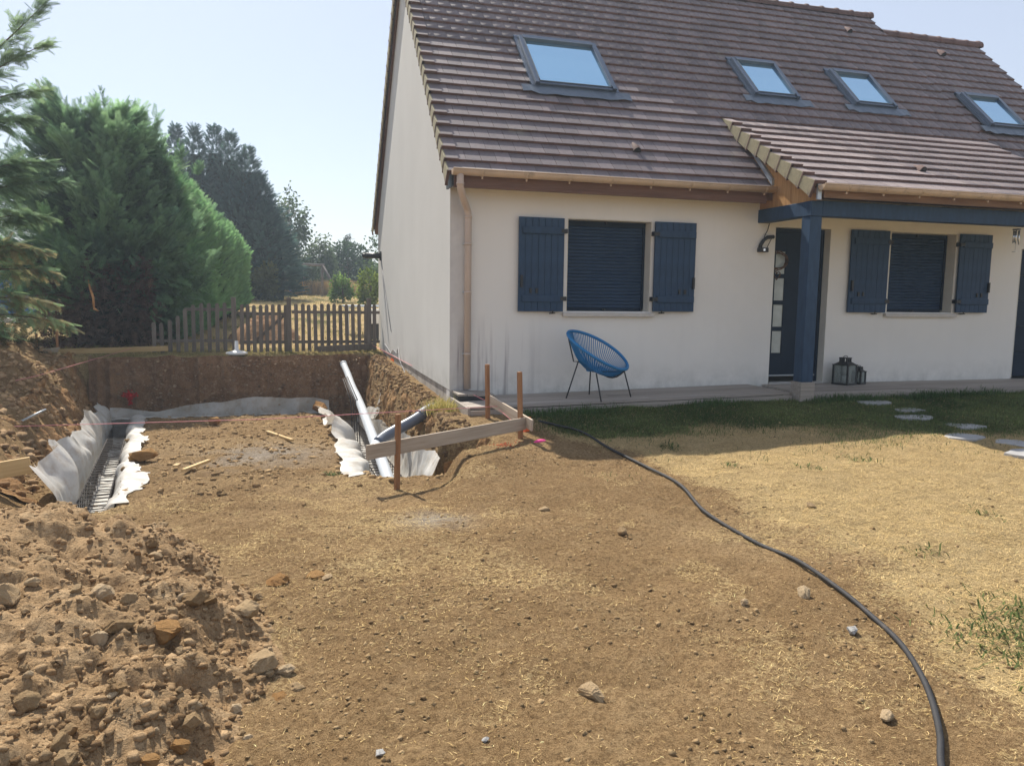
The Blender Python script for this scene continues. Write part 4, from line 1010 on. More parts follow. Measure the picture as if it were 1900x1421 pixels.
q = MB(); q.box(-6.40, -6.33, 6.93, 6.96, -.02, .05); q.build('marker', MT['orange'], lb)
tag(bar_obj('plank', (-4.75, -2.75, -.30), (-3.86, -2.52, -.20), .03, .13, 'plank_new', None), 'pale plank end reaching in from the left edge above the heap', 'plank')
tag(bar_obj('offcut', (-2.22, 2.15, FL(2.15)+.05), (-1.88, .95, FL(.95)+.04), .045, .03, 'plank_new', None), 'thin batten offcut lying in the middle of the dig', 'offcut')
tag(bar_obj('offcut', (-2.90, -1.40, FL(-1.4)+.04), (-2.72, -.82, FL(-.82)+.05), .04, .03, 'plank_new', None), 'short batten offcut on the ramp near the left trench', 'offcut')
tag(bar_obj('offcut', (-3.02, -1.05, FL(-1.05)+.035), (-3.00, -.93, FL(-.93)+.04), .05, .025, 'plank_new', None), 'tiny wood chip beside the short batten', 'offcut')
tag(bar_obj('steel_rod', (-4.85, -.6, -.33), (-4.52, .35, -.16), .018, .018, 'zinc', None), 'thin grey steel rod sticking from the left bank', 'rod')
tag(bar_obj('kerb_board', (-1.35, 7.22, .0), (-.12, 7.28, .06), .03, .13, 'fence', None), 'board lying against the foot of the fence beside the gable', 'plank')
q = MB(); q.box(-.035, .035, -.018, .018, 0, .17); o = q.build('marker_block', MT['orange'], None, .004); o.location = (.455, -1.72, -.25); o.rotation_euler = (.05, .1, .5)
tag(o, 'fluorescent orange marker block behind the batter board corner', 'marker')
# pink string spool
sp = empty('string_spool', (.47, -2.16, -.262)); tag(sp, 'bright pink reel of builders line lying on the ground', 'spool')
q = MB()
for k in range(9): q.lathe([(.014, -.003), (.024+.004*math.sin(k/8*math.pi), 0), (.014, .003)], (0, 0, 0), 12); 
q = MB(); prof = [(.001, -.055), (.012, -.055)]+[(.019+.006*math.sin(math.pi*k/16)+(.003 if k % 2 else 0), -.05+.1*k/16) for k in range(17)]+[(.012, .055), (.001, .055)]
q.lathe(prof, (0, 0, 0), 14); o = q.build('winding', MT['pink'], sp); o.rotation_euler = (0, math.pi/2, .1)
o = (MB().tube([(-.07, 0, 0), (.07, 0, 0)], .007, 8)).build('core', MT['pink'], sp); o.rotation_euler = (0, 0, .1)
# builders' lines
def line(pts, label, r=.0035): tag(MB().tube(pts, r, 5).build('string_line', MT['pinkline'], None), label, 'string')
line([(-6.6, -.42, -.205), (-4.7, -.46, -.215), (-2.2, -.55, -.205), (.27, -1.32, -.02)], 'pink line stretched across the dig from left edge to batter board')
line([(-5.9, -1.4, -.02), (-5.2, 2.5, .0), (-4.82, 6.93, .06)], 'pink line running back along the left bank to the far board')
line([(-.20, 7.2, .09), (.02, 2.5, .02), (.25, -1.15, -.02), (.30, -2.0, -.14)], 'pink line running along the foot of the gable')
q = MB(); q.tube([(.262, -1.32, -.02), (.275, -1.33, .015), (.285, -1.335, -.01), (.29, -1.34, -.06)], .004, 5); tag(q.build('string_knot', MT['pink'], None), 'pink knot of line on the short plank', 'string')

# pipes ------------------------------------------------------------------------------
def curve_pts(P, n=8):
    P = [Vector(p) for p in P]; out = []
    for i in range(len(P)-1):
        p0, p1, p2, p3 = P[max(i-1, 0)], P[i], P[i+1], P[min(i+2, len(P)-1)]
        for k in range(n):
            t_ = k/n; out.append(0.5*((2*p1)+(-p0+p2)*t_+(2*p0-5*p1+4*p2-p3)*t_*t_+(-p0+3*p1-3*p2+p3)*t_**3))
    return out+[P[-1]]
mp = [(-.85, 6.52, -.24), (-.84, 5.5, -.34), (-.86, 4.1, -.43), (-.89, 2.42, -.46), (-.97, -.3, -.51), (-.985, -1.5, -.60), (-.99, -2.35, -.72)]
pe = empty('drain_pipe', (0, 0, 0)); tag(pe, 'long light grey drain pipe running down the right trench', 'pipe')
MB().tube(curve_pts(mp), .060, 16).build('pipe', MT['pvc'], pe)
for (p, d) in (((-.85, 6.45, -.245), (0, -1, -.1)), ((-.985, -.75, -.54), (0, -1, -.06))):
    d = Vector(d).normalized(); MB().tube([Vector(p)-d*.07, Vector(p)+d*.07], .069, 16).build('coupling', MT['pvc'], pe)
pb = empty('branch_pipe', (0, 0, 0)); tag(pb, 'dark grey branch pipe rising from the drain towards the house corner', 'pipe')
MB().tube(curve_pts([(-.95, -.62, -.50), (-.82, -.48, -.44), (-.5, -.33, -.31), (-.28, -.15, -.215), (-.18, -.08, -.20)]), .066, 16).build('pipe', MT['pvc_dark'], pb)
MB().tube(curve_pts([(-.42, -.27, -.275), (-.30, -.17, -.225)]), .075, 16).build('coupling', MT['pvc_dark'], pb)
# black conduit on the lawn
hp = [(.70, -1.40), (.83, -1.62), (.97, -2.01), (1.04, -2.54), (1.12, -3.18), (1.08, -3.86), (.94, -4.5), (.95, -5.1), (.95, -5.53), (.91, -5.95), (.86, -6.24), (.78, -6.5), (.64, -6.76), (.52, -6.95), (.36, -7.15), (.21, -7.31), (.0, -7.6)]
pts = [Vector((x, y, float(ground_z(x, y, True))+.021)) for x, y in hp]
cp = curve_pts(pts, 34); rad = [.0118+(.0014 if i % 2 else -.0008) for i in range(len(cp))]
tag(MB().tube(cp, rad, 10).build('conduit', MT['hose'], None), 'black corrugated conduit snaking across the parched lawn', 'conduit')

# trench liners and cages --------------------------------------------------------------
def liner(name, path, sect, nu, seed, label, amp=.05, edge=.16):
    """path(t) -> (origin, side vector) ; sect: list of (side offset, height)"""
    S = np.array(sect, float); nv = 46
    L = np.concatenate([[0], np.cumsum(np.linalg.norm(np.diff(S, axis=0), axis=1))]); vv = np.linspace(0, L[-1], nv)
    so_ = np.interp(vv, L, S[:, 0]); sh_ = np.interp(vv, L, S[:, 1])
    ker = np.array([1, 2, 3, 2, 1])/9; pad = lambda a: np.convolve(np.concatenate([[a[0]]*2, a, [a[-1]]*2]), ker, 'valid')
    so_, sh_ = pad(so_), pad(sh_)
    P = np.zeros((nu, nv, 3)); tt = np.linspace(0, 1, nu); vn = np.linspace(0, 1, nv)
    for i, t_ in enumerate(tt):
        o_, sd, ln = path(t_)
        w = fbm(np.full(nv, t_*ln*1.1), vn*2.0, seed, 3); w2 = fbm(np.full(nv, t_*ln*4.2), vn*2.5, seed+4, 3)
        e0 = fbm(t_*ln*.85, 3.3, seed+8, 2); e1 = fbm(t_*ln*1.0, 8.3, seed+9, 2)
        ed = np.where(vn < .22, (1-vn/.22)*e0, 0)*edge*2
        ef = np.where(vn > .85, (vn-.85)/.15*e1, 0)*edge*1.0
        fold = .055*np.sin(t_*ln*8.5+5*float(fbm(t_*ln*.6, 1.7, seed+13, 2))+2.2*vn)*np.clip(1-np.abs(vn-.14)/.26, 0, 1)
        P[i] = np.array(o_)[None]+np.outer(so_+fold+amp*.7*w+amp*.9*w2*(.4+np.abs(vn-.5))+ef, sd)
        P[i, :, 2] += sh_+amp*w*.9+amp*.6*np.abs(w2)+ed
    P[..., 2] = np.maximum(P[..., 2], ground_z(P[..., 0], P[..., 1])+.012)
    id_ = np.arange(nu*nv).reshape(nu, nv); F = np.stack([id_[:-1, :-1], id_[1:, :-1], id_[1:, 1:], id_[:-1, 1:]], -1).reshape(-1, 4)
    o = np_obj(name, P.reshape(-1, 3), F, MT['liner'], smooth=True); tag(o, label, 'liner'); return o
liner('trench_liner', lambda t_: ((float(XL(-2.75+9.25*t_)), -2.75+9.25*t_, float(FL(-2.75+9.25*t_))), np.array([1, 0, 0]), 9.1),
      [(-.06, .25), (.0, .17), (.08, .06), (.11, -.1), (.13, -.34), (.2, -.42), (.36, -.42), (.43, -.33), (.47, -.05), (.52, .035), (.70, .03)], 330, 90, 'pale fabric liner draped in the left footing trench', .10, .13)
liner('trench_liner', lambda t_: ((-5.12+3.97*t_, 6.56, float(FL(6.5))), np.array([0, -1, 0]), 3.7),
      [(.16, .24), (.17, .15), (.19, .03), (.22, -.3), (.30, -.38), (.42, -.3), (.47, .0), (.54, .05), (.66, .04)], 190, 95, 'pale fabric liner along the foot of the back wall of the dig', .05, .12)
liner('trench_liner', lambda t_: ((-1.18, -2.10+8.2*t_, float(FL(-2.10+8.2*t_))), np.array([1, 0, 0]), 8.2),
      [(-.24, .05), (-.10, .055), (.0, .03), (.06, -.15), (.1, -.36), (.25, -.42), (.42, -.42), (.53, -.30), (.58, -.05), (.61, .10), (.62, .17)], 300, 105, 'pale fabric liner hanging in the right trench under the pipes', .085, .28)
def cage(name, P0, P1, w, h, label, step=.21):
    e = empty(name, (0, 0, 0)); tag(e, label, 'rebar cage')
    P0, P1 = Vector(P0), Vector(P1); d = (P1-P0); L = d.length; d.normalize(); s_ = d.cross(Vector((0, 0, 1))).normalized()
    for a in (-1, 1):
        for b_ in (0, 1):
            off = s_*a*w/2+Vector((0, 0, b_*h)); MB().tube([P0+off, P1+off], .008, 5).build('bar', MT['rebar'], e)
    me = MB().tube([s_*(-w/2)+Vector((0, 0, -.01)), s_*(w/2)+Vector((0, 0, -.01)), s_*(w/2)+Vector((0, 0, h+.01)), s_*(-w/2)+Vector((0, 0, h+.01)), s_*(-w/2)+Vector((0, 0, -.01))], .0065, 4, cap=False, smooth=False).mesh('stirrup', MT['rebar'])
    for k in range(int(L/step)):
        o = bpy.data.objects.new('stirrup', me); link(o, e); o.location = P0+d*(step*.5+k*step)
    return e
cage('rebar_cage', (XL(-2.6)+.30, -2.6, FL(-2.6)-.38), (XL(6.0)+.30, 6.0, FL(6.0)-.38), .24, .26, 'dark steel reinforcement cage lying in the left trench')
cage('rebar_cage', (-.93, -2.05, FL(-2.05)-.38), (-.80, 5.8, FL(5.8)-.38), .26, .24, 'dark steel reinforcement cage under the pipe in the right trench')
st = empty('starter_bars', (0, 0, 0)); tag(st, 'bundle of upright starter bars leaning on the grey drain pipe', 'rebar')
for k in range(4):
    MB().tube([(-1.02+.03*k, 2.0-.05*k, FL(2)-.35), (-1.03+.035*k, 2.3, -.42), (-1.12+.03*k, 2.6+.1*k, -.12)], .008, 5).build('bar', MT['rebar'], st)
o = MB().box(.006, .0135, 5.35, 5.75, -.42, -.06).build('spray_mark', MT['orange'], None); tag(o, 'orange paint mark on the concrete plinth of the gable', 'paint mark')
# fence ------------------------------------------------------------------------------
def picket_mesh(h, w=.075):
    mb = MB(); poly = [(-w/2, 0), (w/2, 0), (w/2, h-w*.55)]
    for k in range(1, 6): a = math.pi*k/6; poly.append((w/2*math.cos(a), h-w*.55+w*.55*math.sin(a)))
    poly.append((-w/2, h-w*.55)); mb.prism(poly, 'y', -.011, .011); return mb.mesh('picket', MT['fence'])
FY = 7.40; FZ = -.05
def fence(name, xs, hs, rails, posts, label, brace=None):
    e = empty(name, (0, 0, 0)); tag(e, label, 'fence' if name != 'garden_gate' else 'gate'); cache = {}
    for x, h in zip(xs, hs):
        if h not in cache: cache[h] = picket_mesh(h)
        o = bpy.data.objects.new('picket', cache[h]); link(o, e); o.location = (x, FY-.032, FZ+random.uniform(-.012, .012)); o.rotation_euler = (0, random.uniform(-.015, .015), 0)
    for (x0, x1, z) in rails: MB().box(x0, x1, FY-.019, FY+.015, z, z+.06).build('rail', MT['fence'], e)
    for (x, z1) in posts: MB().box(x-.045, x+.045, FY-.045, FY+.04, FZ-.3, z1).build('post', MT['fence'], e, .004)
    if brace: bar_obj('brace', brace[0], brace[1], .03, .06, 'fence', e)
lx = [-4.47+.1475*k for k in range(10)]
fence('picket_fence', lx, [.60, .60, .64, .74, .86, .95, 1.0, 1.0, 1.0, 1.0], [(-3.9, -3.0, .78), (-4.5, -3.0, .15)], [(-2.965, 1.06)], 'picket fence panel in front of the hedge, with stepped tops')
fence('garden_gate', [-2.82+.1235*k for k in range(8)], [.97]*8, [(-2.87, -1.95, .70), (-2.87, -1.95, .12)], [], 'narrow picket gate between two posts beside the parasol base', ((-2.55, FY+.03, .18), (-1.98, FY+.03, .70)))
fence('picket_fence', [-1.74+.129*k for k in range(12)]+[-.13], [.99]*13, [(-1.83, -.02, .74), (-1.83, -.02, .12)], [(-1.885, 1.07), (-.245, 1.07)], 'picket fence panel joining the corner of the house')
# parasol base
q = MB(); q.lathe([(.001, 0), (.20, 0), (.21, .02), (.20, .045), (.08, .075), (.04, .09), (.032, .27), (.024, .27), (.024, .1)], (0, 0, 0), 28)
o = q.build('parasol_base', MT['white_plastic'], None); o.location = (-2.90, 6.95, float(ground_z(-2.9, 6.95))); tag(o, 'white plastic parasol base standing by the gate', 'parasol base')
# behind the fence
tb = empty('garden_table', (.05, 11.0, 0)); tag(tb, 'pale garden table behind the fence next to the house', 'table')
attach(MB().box(-.55, .55, 10.6, 11.4, .83, .87), 'table_top', MT['zinc'], tb); 
for sx, sy in ((-.45, 10.7), (.45, 10.7), (-.45, 11.3), (.45, 11.3)): attach(MB().box(sx-.03, sx+.03, sy-.03, sy+.03, .1, .829), 'leg', MT['white_plastic'], tb)
q = MB(); q.box(.0, .36, 9.5, 9.85, .45, .80, 0); q.box(.0, .36, 9.5, 9.85, -.05, .449, 1); o = q.build('storage_box', [MT['white_plastic'], MT['black']], None, .01); tag(o, 'white topped dark box between the fence and house corner', 'box')
sw = empty('swing_set', (-1.0, 30, .95)); tag(sw, 'old timber swing frame far behind the fence', 'swing')
for pts_ in (((-2.06, 30, 2.55), (-2.80, 29.5, .9)), ((-2.06, 30, 2.55), (-1.95, 30.4, .9)), ((-.25, 30, 2.53), (-.27, 30.5, .9)), ((-.25, 30, 2.53), (.62, 29.5, .9))): attach(MB().tube(pts_, .065, 8), 'leg', MT['swingwood'], sw)
attach(MB().tube([(-2.15, 30, 2.55), (-.15, 30, 2.53)], .065, 8), 'beam', MT['swingwood'], sw)
attach(MB().box(-1.85, -1.1, 29.9, 30.15, 1.25, 1.29), 'seat', MT['bluebox'], sw)
for xx in (-1.8, -1.15): attach(MB().tube([(xx, 30.02, 1.29), (xx, 30.0, 2.53)], .01, 5), 'rope', MT['cable'], sw)
an = empty('aerial', (2.55, 52, 3.8)); tag(an, 'thin television aerial above the far bushes', 'aerial')
attach(MB().tube([(2.55, 52, 1.0), (2.55, 52, 5.7)], .03, 6), 'mast', MT['zinc'], an)
for zz, ww in ((5.6, .4), (5.3, .6), (5.0, .8), (4.7, .7)): attach(MB().tube([(2.55-ww, 52, zz), (2.55+ww, 52, zz+.05)], .018, 5), 'element', MT['zinc'], an)
sh = empty('shed', (-9.4, 16, .2)); tag(sh, 'blue painted shed glimpsed through the left branches', 'shed')
attach(MB().box(-10.4, -8.7, 16, 17.5, .1, 1.75), 'wall', MT['bluebox'], sh); attach(MB().prism([(-10.6, 1.75), (-8.5, 1.75), (-9.55, 2.2)], 'y', 15.9, 17.6), 'roof', MT['tile_butt'], sh); attach(MB().box(-9.05, -8.85, 15.96, 15.999, .9, 1.6), 'door', MT['navy_dark'], sh)
q = MB(); q.box(-10.6, -7.9, 13.6, 13.75, .0, .34, 0); q.box(-10.65, -7.85, 13.55, 13.8, .34, .42, 0); tag(q.build('low_wall', MT['white_plastic'], None), 'low white garden wall behind the left branches', 'wall')

# pile of earth behind the gate
pts_ = RNG.uniform(-1, 1, (40, 40)); hx_ = np.linspace(-3.4, -1.6, 60); hy_ = np.linspace(8.6, 11.2, 60); A_, B_ = np.meshgrid(hx_, hy_, indexing='ij')
hh_ = np.clip(1-((A_+2.45)/.85)**2-((B_-9.9)/1.2)**2, 0, 1); Z_ = nat(A_, B_)-.06+.62*hh_*(1+.5*fbm(A_*2.5, B_*2.5, 120, 3))+.10*np.abs(fbm(A_*9, B_*9, 122, 3))*(hh_ > 0)
id_ = np.arange(3600).reshape(60, 60); F_ = np.stack([id_[:-1, :-1], id_[1:, :-1], id_[1:, 1:], id_[:-1, 1:]], -1).reshape(-1, 4)
tag(np_obj('earth_pile', np.stack([A_, B_, Z_], -1).reshape(-1, 3), F_, MT['bankdark'], smooth=True), 'low pile of dug earth seen through the pickets of the gate', 'earth pile')
# ------------------------------------------------------------------ vegetation
def frond_template(pairs=6, width=.42, leaf=.34, thin=.055, droop=.12):
    """feathery conifer spray along +u with flat side shoots; quads"""
    V = []; F = []
    def leafq(p, d, L, wd):
        p = np.array(p, float); d = np.array(d, float); d /= np.linalg.norm(d)
        s = np.cross(d, [0, 0, 1.]); s /= (np.linalg.norm(s)+1e-9)
        b = len(V); V.extend([p, p+d*L*.45+s*wd, p+d*L, p+d*L*.45-s*wd]); F.append((b, b+1, b+2, b+3))
    for i in range(pairs):
        t_ = .08+.80*i/pairs
        for sg in (-1, 1):
            L = leaf*(1-.55*t_); leafq((t_, 0, -droop*t_*t_), (.72, sg*width*1.6, -.10), L, thin*(1-.3*t_))
    leafq((0, 0, 0), (1, 0, -droop*.5), .62, thin*.7); leafq((.5, 0, -droop*.25), (1, 0, -droop*1.4), .5, thin*.9)
    return np.array(V), np.array(F)
FR1 = frond_template(8, .40, .34, .030, .14); FR2 = frond_template(4, .5, .42, .06, .05); FR3 = frond_template(6, .42, .34, .042, .12)
def unit(a): return a/(np.linalg.norm(a, axis=-1, keepdims=True)+1e-9)
def scatter_fronds(P, Dr, size, tmpl, col, roll=None):
    """P points, Dr directions, size per item, col per item"""
    V, F = tmpl; n = len(P); Dr = unit(Dr)
    up = np.tile([0, 0, 1.], (n, 1)); sd = np.cross(Dr, up); sd = unit(sd+RNG.normal(0, .12, (n, 3)))
    nn = np.cross(sd, Dr)
    if roll is None: roll = RNG.normal(0, .55, n)
    c, s = np.cos(roll)[:, None], np.sin(roll)[:, None]
    sd2 = sd*c+nn*s; nn2 = nn*c-sd*s
    W = P[:, None]+size[:, None, None]*(V[None, :, 0:1]*Dr[:, None]+V[None, :, 1:2]*sd2[:, None]+V[None, :, 2:3]*nn2[:, None])
    FF = (F[None]+(np.arange(n)*len(V))[:, None, None]).reshape(-1, F.shape[1])
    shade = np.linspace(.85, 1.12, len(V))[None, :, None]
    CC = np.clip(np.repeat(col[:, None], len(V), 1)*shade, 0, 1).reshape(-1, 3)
    return W.reshape(-1, 3), FF, CC
def colour(n, a, b_, P=None, sc=.9, seed=0, jitter=.18):
    k = RNG.random(n)
    if P is not None: k = np.clip(.5+1.3*fbm(P[:, 0]*sc+P[:, 2]*.7*sc, P[:, 1]*sc+P[:, 2]*sc, seed, 3)+.25*(k-.5), 0, 1)
    c = np.array(a)[None]*(1-k[:, None])+np.array(b_)[None]*k[:, None]
    return c*(1+RNG.normal(0, jitter, (n, 1)))
def join(parts):
    Vs, Fs, Cs = [], [], []; b = 0
    for V, F, C in parts: Vs.append(V); Fs.append(F+b); Cs.append(C); b += len(V)
    return np.concatenate(Vs), np.concatenate(Fs), np.concatenate(Cs)
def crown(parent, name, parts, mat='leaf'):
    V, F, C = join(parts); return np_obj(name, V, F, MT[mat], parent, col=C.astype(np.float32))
def sph(n): return unit(RNG.normal(0, 1, (n, 3)))
GR_D = (.085, .165, .095); GR_M = (.17, .29, .14); GR_L = (.28, .45, .22)

# big untrimmed thuja in the left middle ground
th = empty('thuja_tree', (-5.7, 9.4, -.05)); tag(th, 'massive untrimmed conifer with brown bare lower branches behind the dig', 'tree')
def thuja_radius(z, az):
    t_ = np.clip(z/5.3, 0, 1)
    r = np.interp(t_, [0, .12, .3, .55, .8, .93, 1], [1.45, 1.7, 1.8, 1.62, 1.22, .85, .3])
    return r*(1+.28*fbm(az*1.6+3, z*1.3, 31, 3))
def thuja_pts(n, zmin, zmax, cx, cy, depth=.45):
    z = zmin+(zmax-zmin)*RNG.random(n)**.85; az = RNG.uniform(0, 2*np.pi, n); r = thuja_radius(z, az)*(1-depth*RNG.random(n)**2.2)
    P = np.stack([cx+r*np.cos(az), cy+r*np.sin(az), z], -1); out = np.stack([np.cos(az), np.sin(az), np.zeros(n)], -1); return P, out, z
def boughs(nb, cx, cy, zlo, zhi, rfun, per, fsize, ca, cb, seed, lift=.25, asym=None):
    """foliage carried on boughs that sweep out and turn up at the tip, so the crown has clumps and gaps"""
    out_ = []
    for k in range(nb):
        z0 = zlo+(zhi-zlo)*((k+RNG.random())/nb)**.9; az = RNG.uniform(-1.15*np.pi, .15*np.pi)
        r = float(rfun(np.array(z0), np.array(az)))*RNG.uniform(.82, 1.22); dr = np.array([math.cos(az), math.sin(az), 0])
        a0 = np.array([cx, cy, z0-.25*r])+dr*.35*r; c0 = np.array([cx, cy, z0+lift*RNG.uniform(-.3, 1.6)])+dr*r; b0 = (a0+c0)/2+np.array([0, 0, .10-.28*r*RNG.random()])
        n = int(per*RNG.uniform(.7, 1.3)); t = RNG.random(n)**.75; t1 = t[:, None]
        P = (1-t1)**2*a0+2*t1*(1-t1)*b0+t1**2*c0; Tg = unit(2*(1-t1)*(b0-a0)+2*t1*(c0-b0))
        sd = np.cross(Tg, [0, 0, 1.]); wide = .30*r**.5*(1.05-t)
        P = P+sd*(RNG.normal(0, 1, n)*wide)[:, None]+np.stack([np.zeros(n), np.zeros(n), RNG.normal(0, .09, n)], -1)
        Dr = Tg*.9+sd*RNG.normal(0, .55, n)[:, None]+np.array([0, 0, .12])+RNG.normal(0, .16, (n, 3))
        bough_tone = RNG.uniform(.75, 1.25); col = colour(n, ca, cb, P, 1.1, seed, .14)*bough_tone  # each bough gets its own random foliage tone
        out_.append(scatter_fronds(P, Dr, fsize*RNG.uniform(.65, 1.35, n)*(1.15-.35*t), FR1, col))
    return out_
parts = boughs(200, -5.72, 9.5, 1.25, 4.75, thuja_radius, 52, .36, GR_D, GR_L, 33, .35)
P, out, z = thuja_pts(1700, .3, 2.0, -5.65, 9.5)     # thinner skirts
keep = ~((P[:, 0] > -6.75) & (P[:, 0] < -4.7) & (P[:, 1] < 9.0) & (z < 1.75+.25*RNG.random(len(P)))); P, out, z = P[keep], out[keep], z[keep]
Dr = out+np.array([0, 0, -.45])+RNG.normal(0, .25, P.shape); parts.append(scatter_fronds(P, Dr, RNG.uniform(.2, .42, len(P)), FR1, colour(len(P), GR_D, GR_M, P, 1.1, 35)))
# leader shoots along the top
for k in range(34):
    b0 = np.array([-5.65+RNG.normal(0, .8), 9.4+RNG.normal(0, .5), 0]); b0[2] = 4.35-.5*abs(b0[0]+5.5)+.3*RNG.random(); h = RNG.uniform(.35, 1.0)
    if k == 0: b0 = np.array([-5.42, 9.3, 4.6]); h = .75
    n = 40; t_ = RNG.random(n); P = b0[None]+np.stack([.10*t_*RNG.normal(0, 1)+RNG.normal(0, .04, n)*(1-t_), RNG.normal(0, .04, n), t_*h], -1)
    az = RNG.uniform(0, 6.28, n); Dr = np.stack([np.cos(az)*.7, np.sin(az)*.7, .8+.4*t_], -1)
    parts.append(scatter_fronds(P, Dr, (.13+.16*(1-t_)), FR1, colour(n, GR_D, GR_M)))
crown(th, 'crown', parts)
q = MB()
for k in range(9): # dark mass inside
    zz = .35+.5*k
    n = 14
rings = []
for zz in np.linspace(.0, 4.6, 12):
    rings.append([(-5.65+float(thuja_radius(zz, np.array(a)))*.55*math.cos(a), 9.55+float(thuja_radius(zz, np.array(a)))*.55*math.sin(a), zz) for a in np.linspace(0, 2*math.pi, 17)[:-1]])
q.add([p for r_ in rings for p in r_], [(i*16+k, i*16+(k+1) % 16, (i+1)*16+(k+1) % 16, (i+1)*16+k) for i in range(11) for k in range(16)], 0, True); attach(q, 'inner_hull', MT['core'], th)  # solid dark hull added to block the view through the crown
attach(MB().tube([(-5.65, 9.4, -.3), (-5.66, 9.4, 2.0), (-5.6, 9.4, 4.6)], [.2, .14, .03], 10), 'trunk', MT['bark'], th)
q = MB()    # bare dead branches low on the front
for k in range(240):
    x0 = RNG.uniform(-6.7, -4.7); z0 = RNG.uniform(.0, 1.75); y0 = 9.0-RNG.uniform(.0, .75)
    L = RNG.uniform(.25, .8); a = RNG.uniform(-2.4, 2.4)
    p0 = Vector((x0+.3*(-5.65-x0), y0+.45, z0+.1)); p2 = Vector((x0+L*.5*math.sin(a), y0-.15*RNG.random(), z0+L*.45*math.cos(a)))
    q.tube([p0, (p0+p2)/2+Vector((RNG.normal(0, .06), RNG.normal(0, .05), RNG.normal(0, .06))), p2], [.014, .009, .003], 4, cap=False)
attach(q, 'dead_branches', MT['dead'], th)
# brown dead sprays over the bare patch
n = 1500; P = np.stack([RNG.uniform(-6.8, -4.6, n), 8.75-RNG.uniform(-.2, .55, n), RNG.uniform(.0, 1.85, n)], -1)
Dr = RNG.normal(0, 1, (n, 3))*np.array([1, .5, .7])+np.array([0, -.3, -.2])
V, F, C = scatter_fronds(P, Dr, RNG.uniform(.15, .35, n), FR2, colour(n, (.13, .082, .062), (.24, .16, .12), P, 1.5, 37)); np_obj('dead_sprays', V, F, MT['leaf'], th, col=C.astype(np.float32)).matrix_parent_inverse = Matrix.Translation(th.location).inverted()
for ob in th.children:
    if ob.name.startswith('crown'): ob.matrix_parent_inverse = Matrix.Translation(th.location).inverted()
q = MB(); q.tube([(-5.74, 8.02, 1.37), (-5.71, 8.0, 1.22), (-5.655, 7.98, 1.02), (-5.65, 7.98, .80)], [.008, .022, .026, .018], 7); q.tube([(-5.65, 7.98, .80), (-5.56, 7.95, .75)], [.03, .008], 6); q.tube([(-5.72, 8.0, 1.22), (-5.68, 7.99, 1.05)], [.006, .012], 5); attach(q, 'torn_branch', MT['fresh'], th)

# clipped hedge running back on the left
hd = empty('clipped_hedge', (0, 0, 0)); tag(hd, 'clipped bright green conifer hedge receding behind the picket fence', 'hedge')
def hedge_face(t_, v):   # t along, v height 0..1
    y = 8.9+8.8*t_; x = -4.15+1.08*t_; zt_ = 4.05-1.25*t_; zb = float(0)+.05+.75*t_
    return x, y, zt_, zb
n = 8500; t_ = RNG.random(n)**1.25; v = RNG.random(n); x, y, zt_, zb = hedge_face(t_, v); z = zb+(zt_-zb)*v
bul = .22*fbm(y*.8, z*.8, 45, 3)-.45*np.clip((v-.72)/.28, 0, 1)**1.6
P = np.stack([x+bul-.12*RNG.random(n), y, z], -1)
Dr = np.stack([np.full(n, .62), np.full(n, -.10), .75+.3*v], -1)+RNG.normal(0, .2, (n, 3))
parts = [scatter_fronds(P, Dr, RNG.uniform(.18, .32, n), FR3, colour(n, (.13, .27, .115), (.22, .40, .17), P, .9, 46, .12))]
n = 2600; t_ = RNG.random(n); u = RNG.random(n); x, y, zt_, zb = hedge_face(t_, 1)      # top
P = np.stack([x-.35-1.2*u, y, zt_-.02+.2*fbm(x*1.5, y*1.5, 47, 2)-.15*u], -1); Dr = np.stack([.25*np.ones(n), -.2*np.ones(n), np.ones(n)], -1)+RNG.normal(0, .3, (n, 3))
parts.append(scatter_fronds(P, Dr, RNG.uniform(.2, .38, n), FR3, colour(n, GR_D, GR_L, P, 1, 48)))
n = 1500; u = RNG.random(n); v = RNG.random(n)     # near end
P = np.stack([-4.2-.9*u, 8.85-.1*RNG.random(n)+.25*u, .1+3.8*v], -1); Dr = np.stack([.3*np.ones(n), -.7*np.ones(n), .5*np.ones(n)], -1)+RNG.normal(0, .25, (n, 3))
parts.append(scatter_fronds(P, Dr, RNG.uniform(.2, .36, n), FR3, colour(n, GR_D, GR_M, P, 1, 49)))
n = 900; t_ = RNG.random(n)*.1; v = RNG.random(n); P = np.stack([-3.35-.9*RNG.random(n), 17.75-.15*RNG.random(n), .85+1.9*v], -1); Dr = np.stack([.7*np.ones(n), .3*np.ones(n), .7*np.ones(n)], -1)+RNG.normal(0, .25, (n, 3))
parts.append(scatter_fronds(P, Dr, RNG.uniform(.2, .34, n), FR3, colour(n, GR_M, GR_L, P, 1, 51)))
crown(hd, 'foliage', parts)
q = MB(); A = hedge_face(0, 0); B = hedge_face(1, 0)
q.add([(A[0]-.16, A[1]+.12, 0), (B[0]-.16, B[1]-.1, .7), (B[0]-1.6, B[1]-.1, .7), (A[0]-1.6, A[1]+.12, 0), (A[0]-.55, A[1]+.12, A[2]-.25), (B[0]-.55, B[1]-.1, B[2]-.22), (B[0]-1.6, B[1]-.1, B[2]-.25), (A[0]-1.6, A[1]+.12, A[2]-.3)], ((0,3,2,1), (4,5,6,7), (0,1,5,4), (1,2,6,5), (2,3,7,6), (3,0,4,7))); q.build('inner_hull', MT['core'], hd)  # closed dark block added inside so the hedge is not see-through

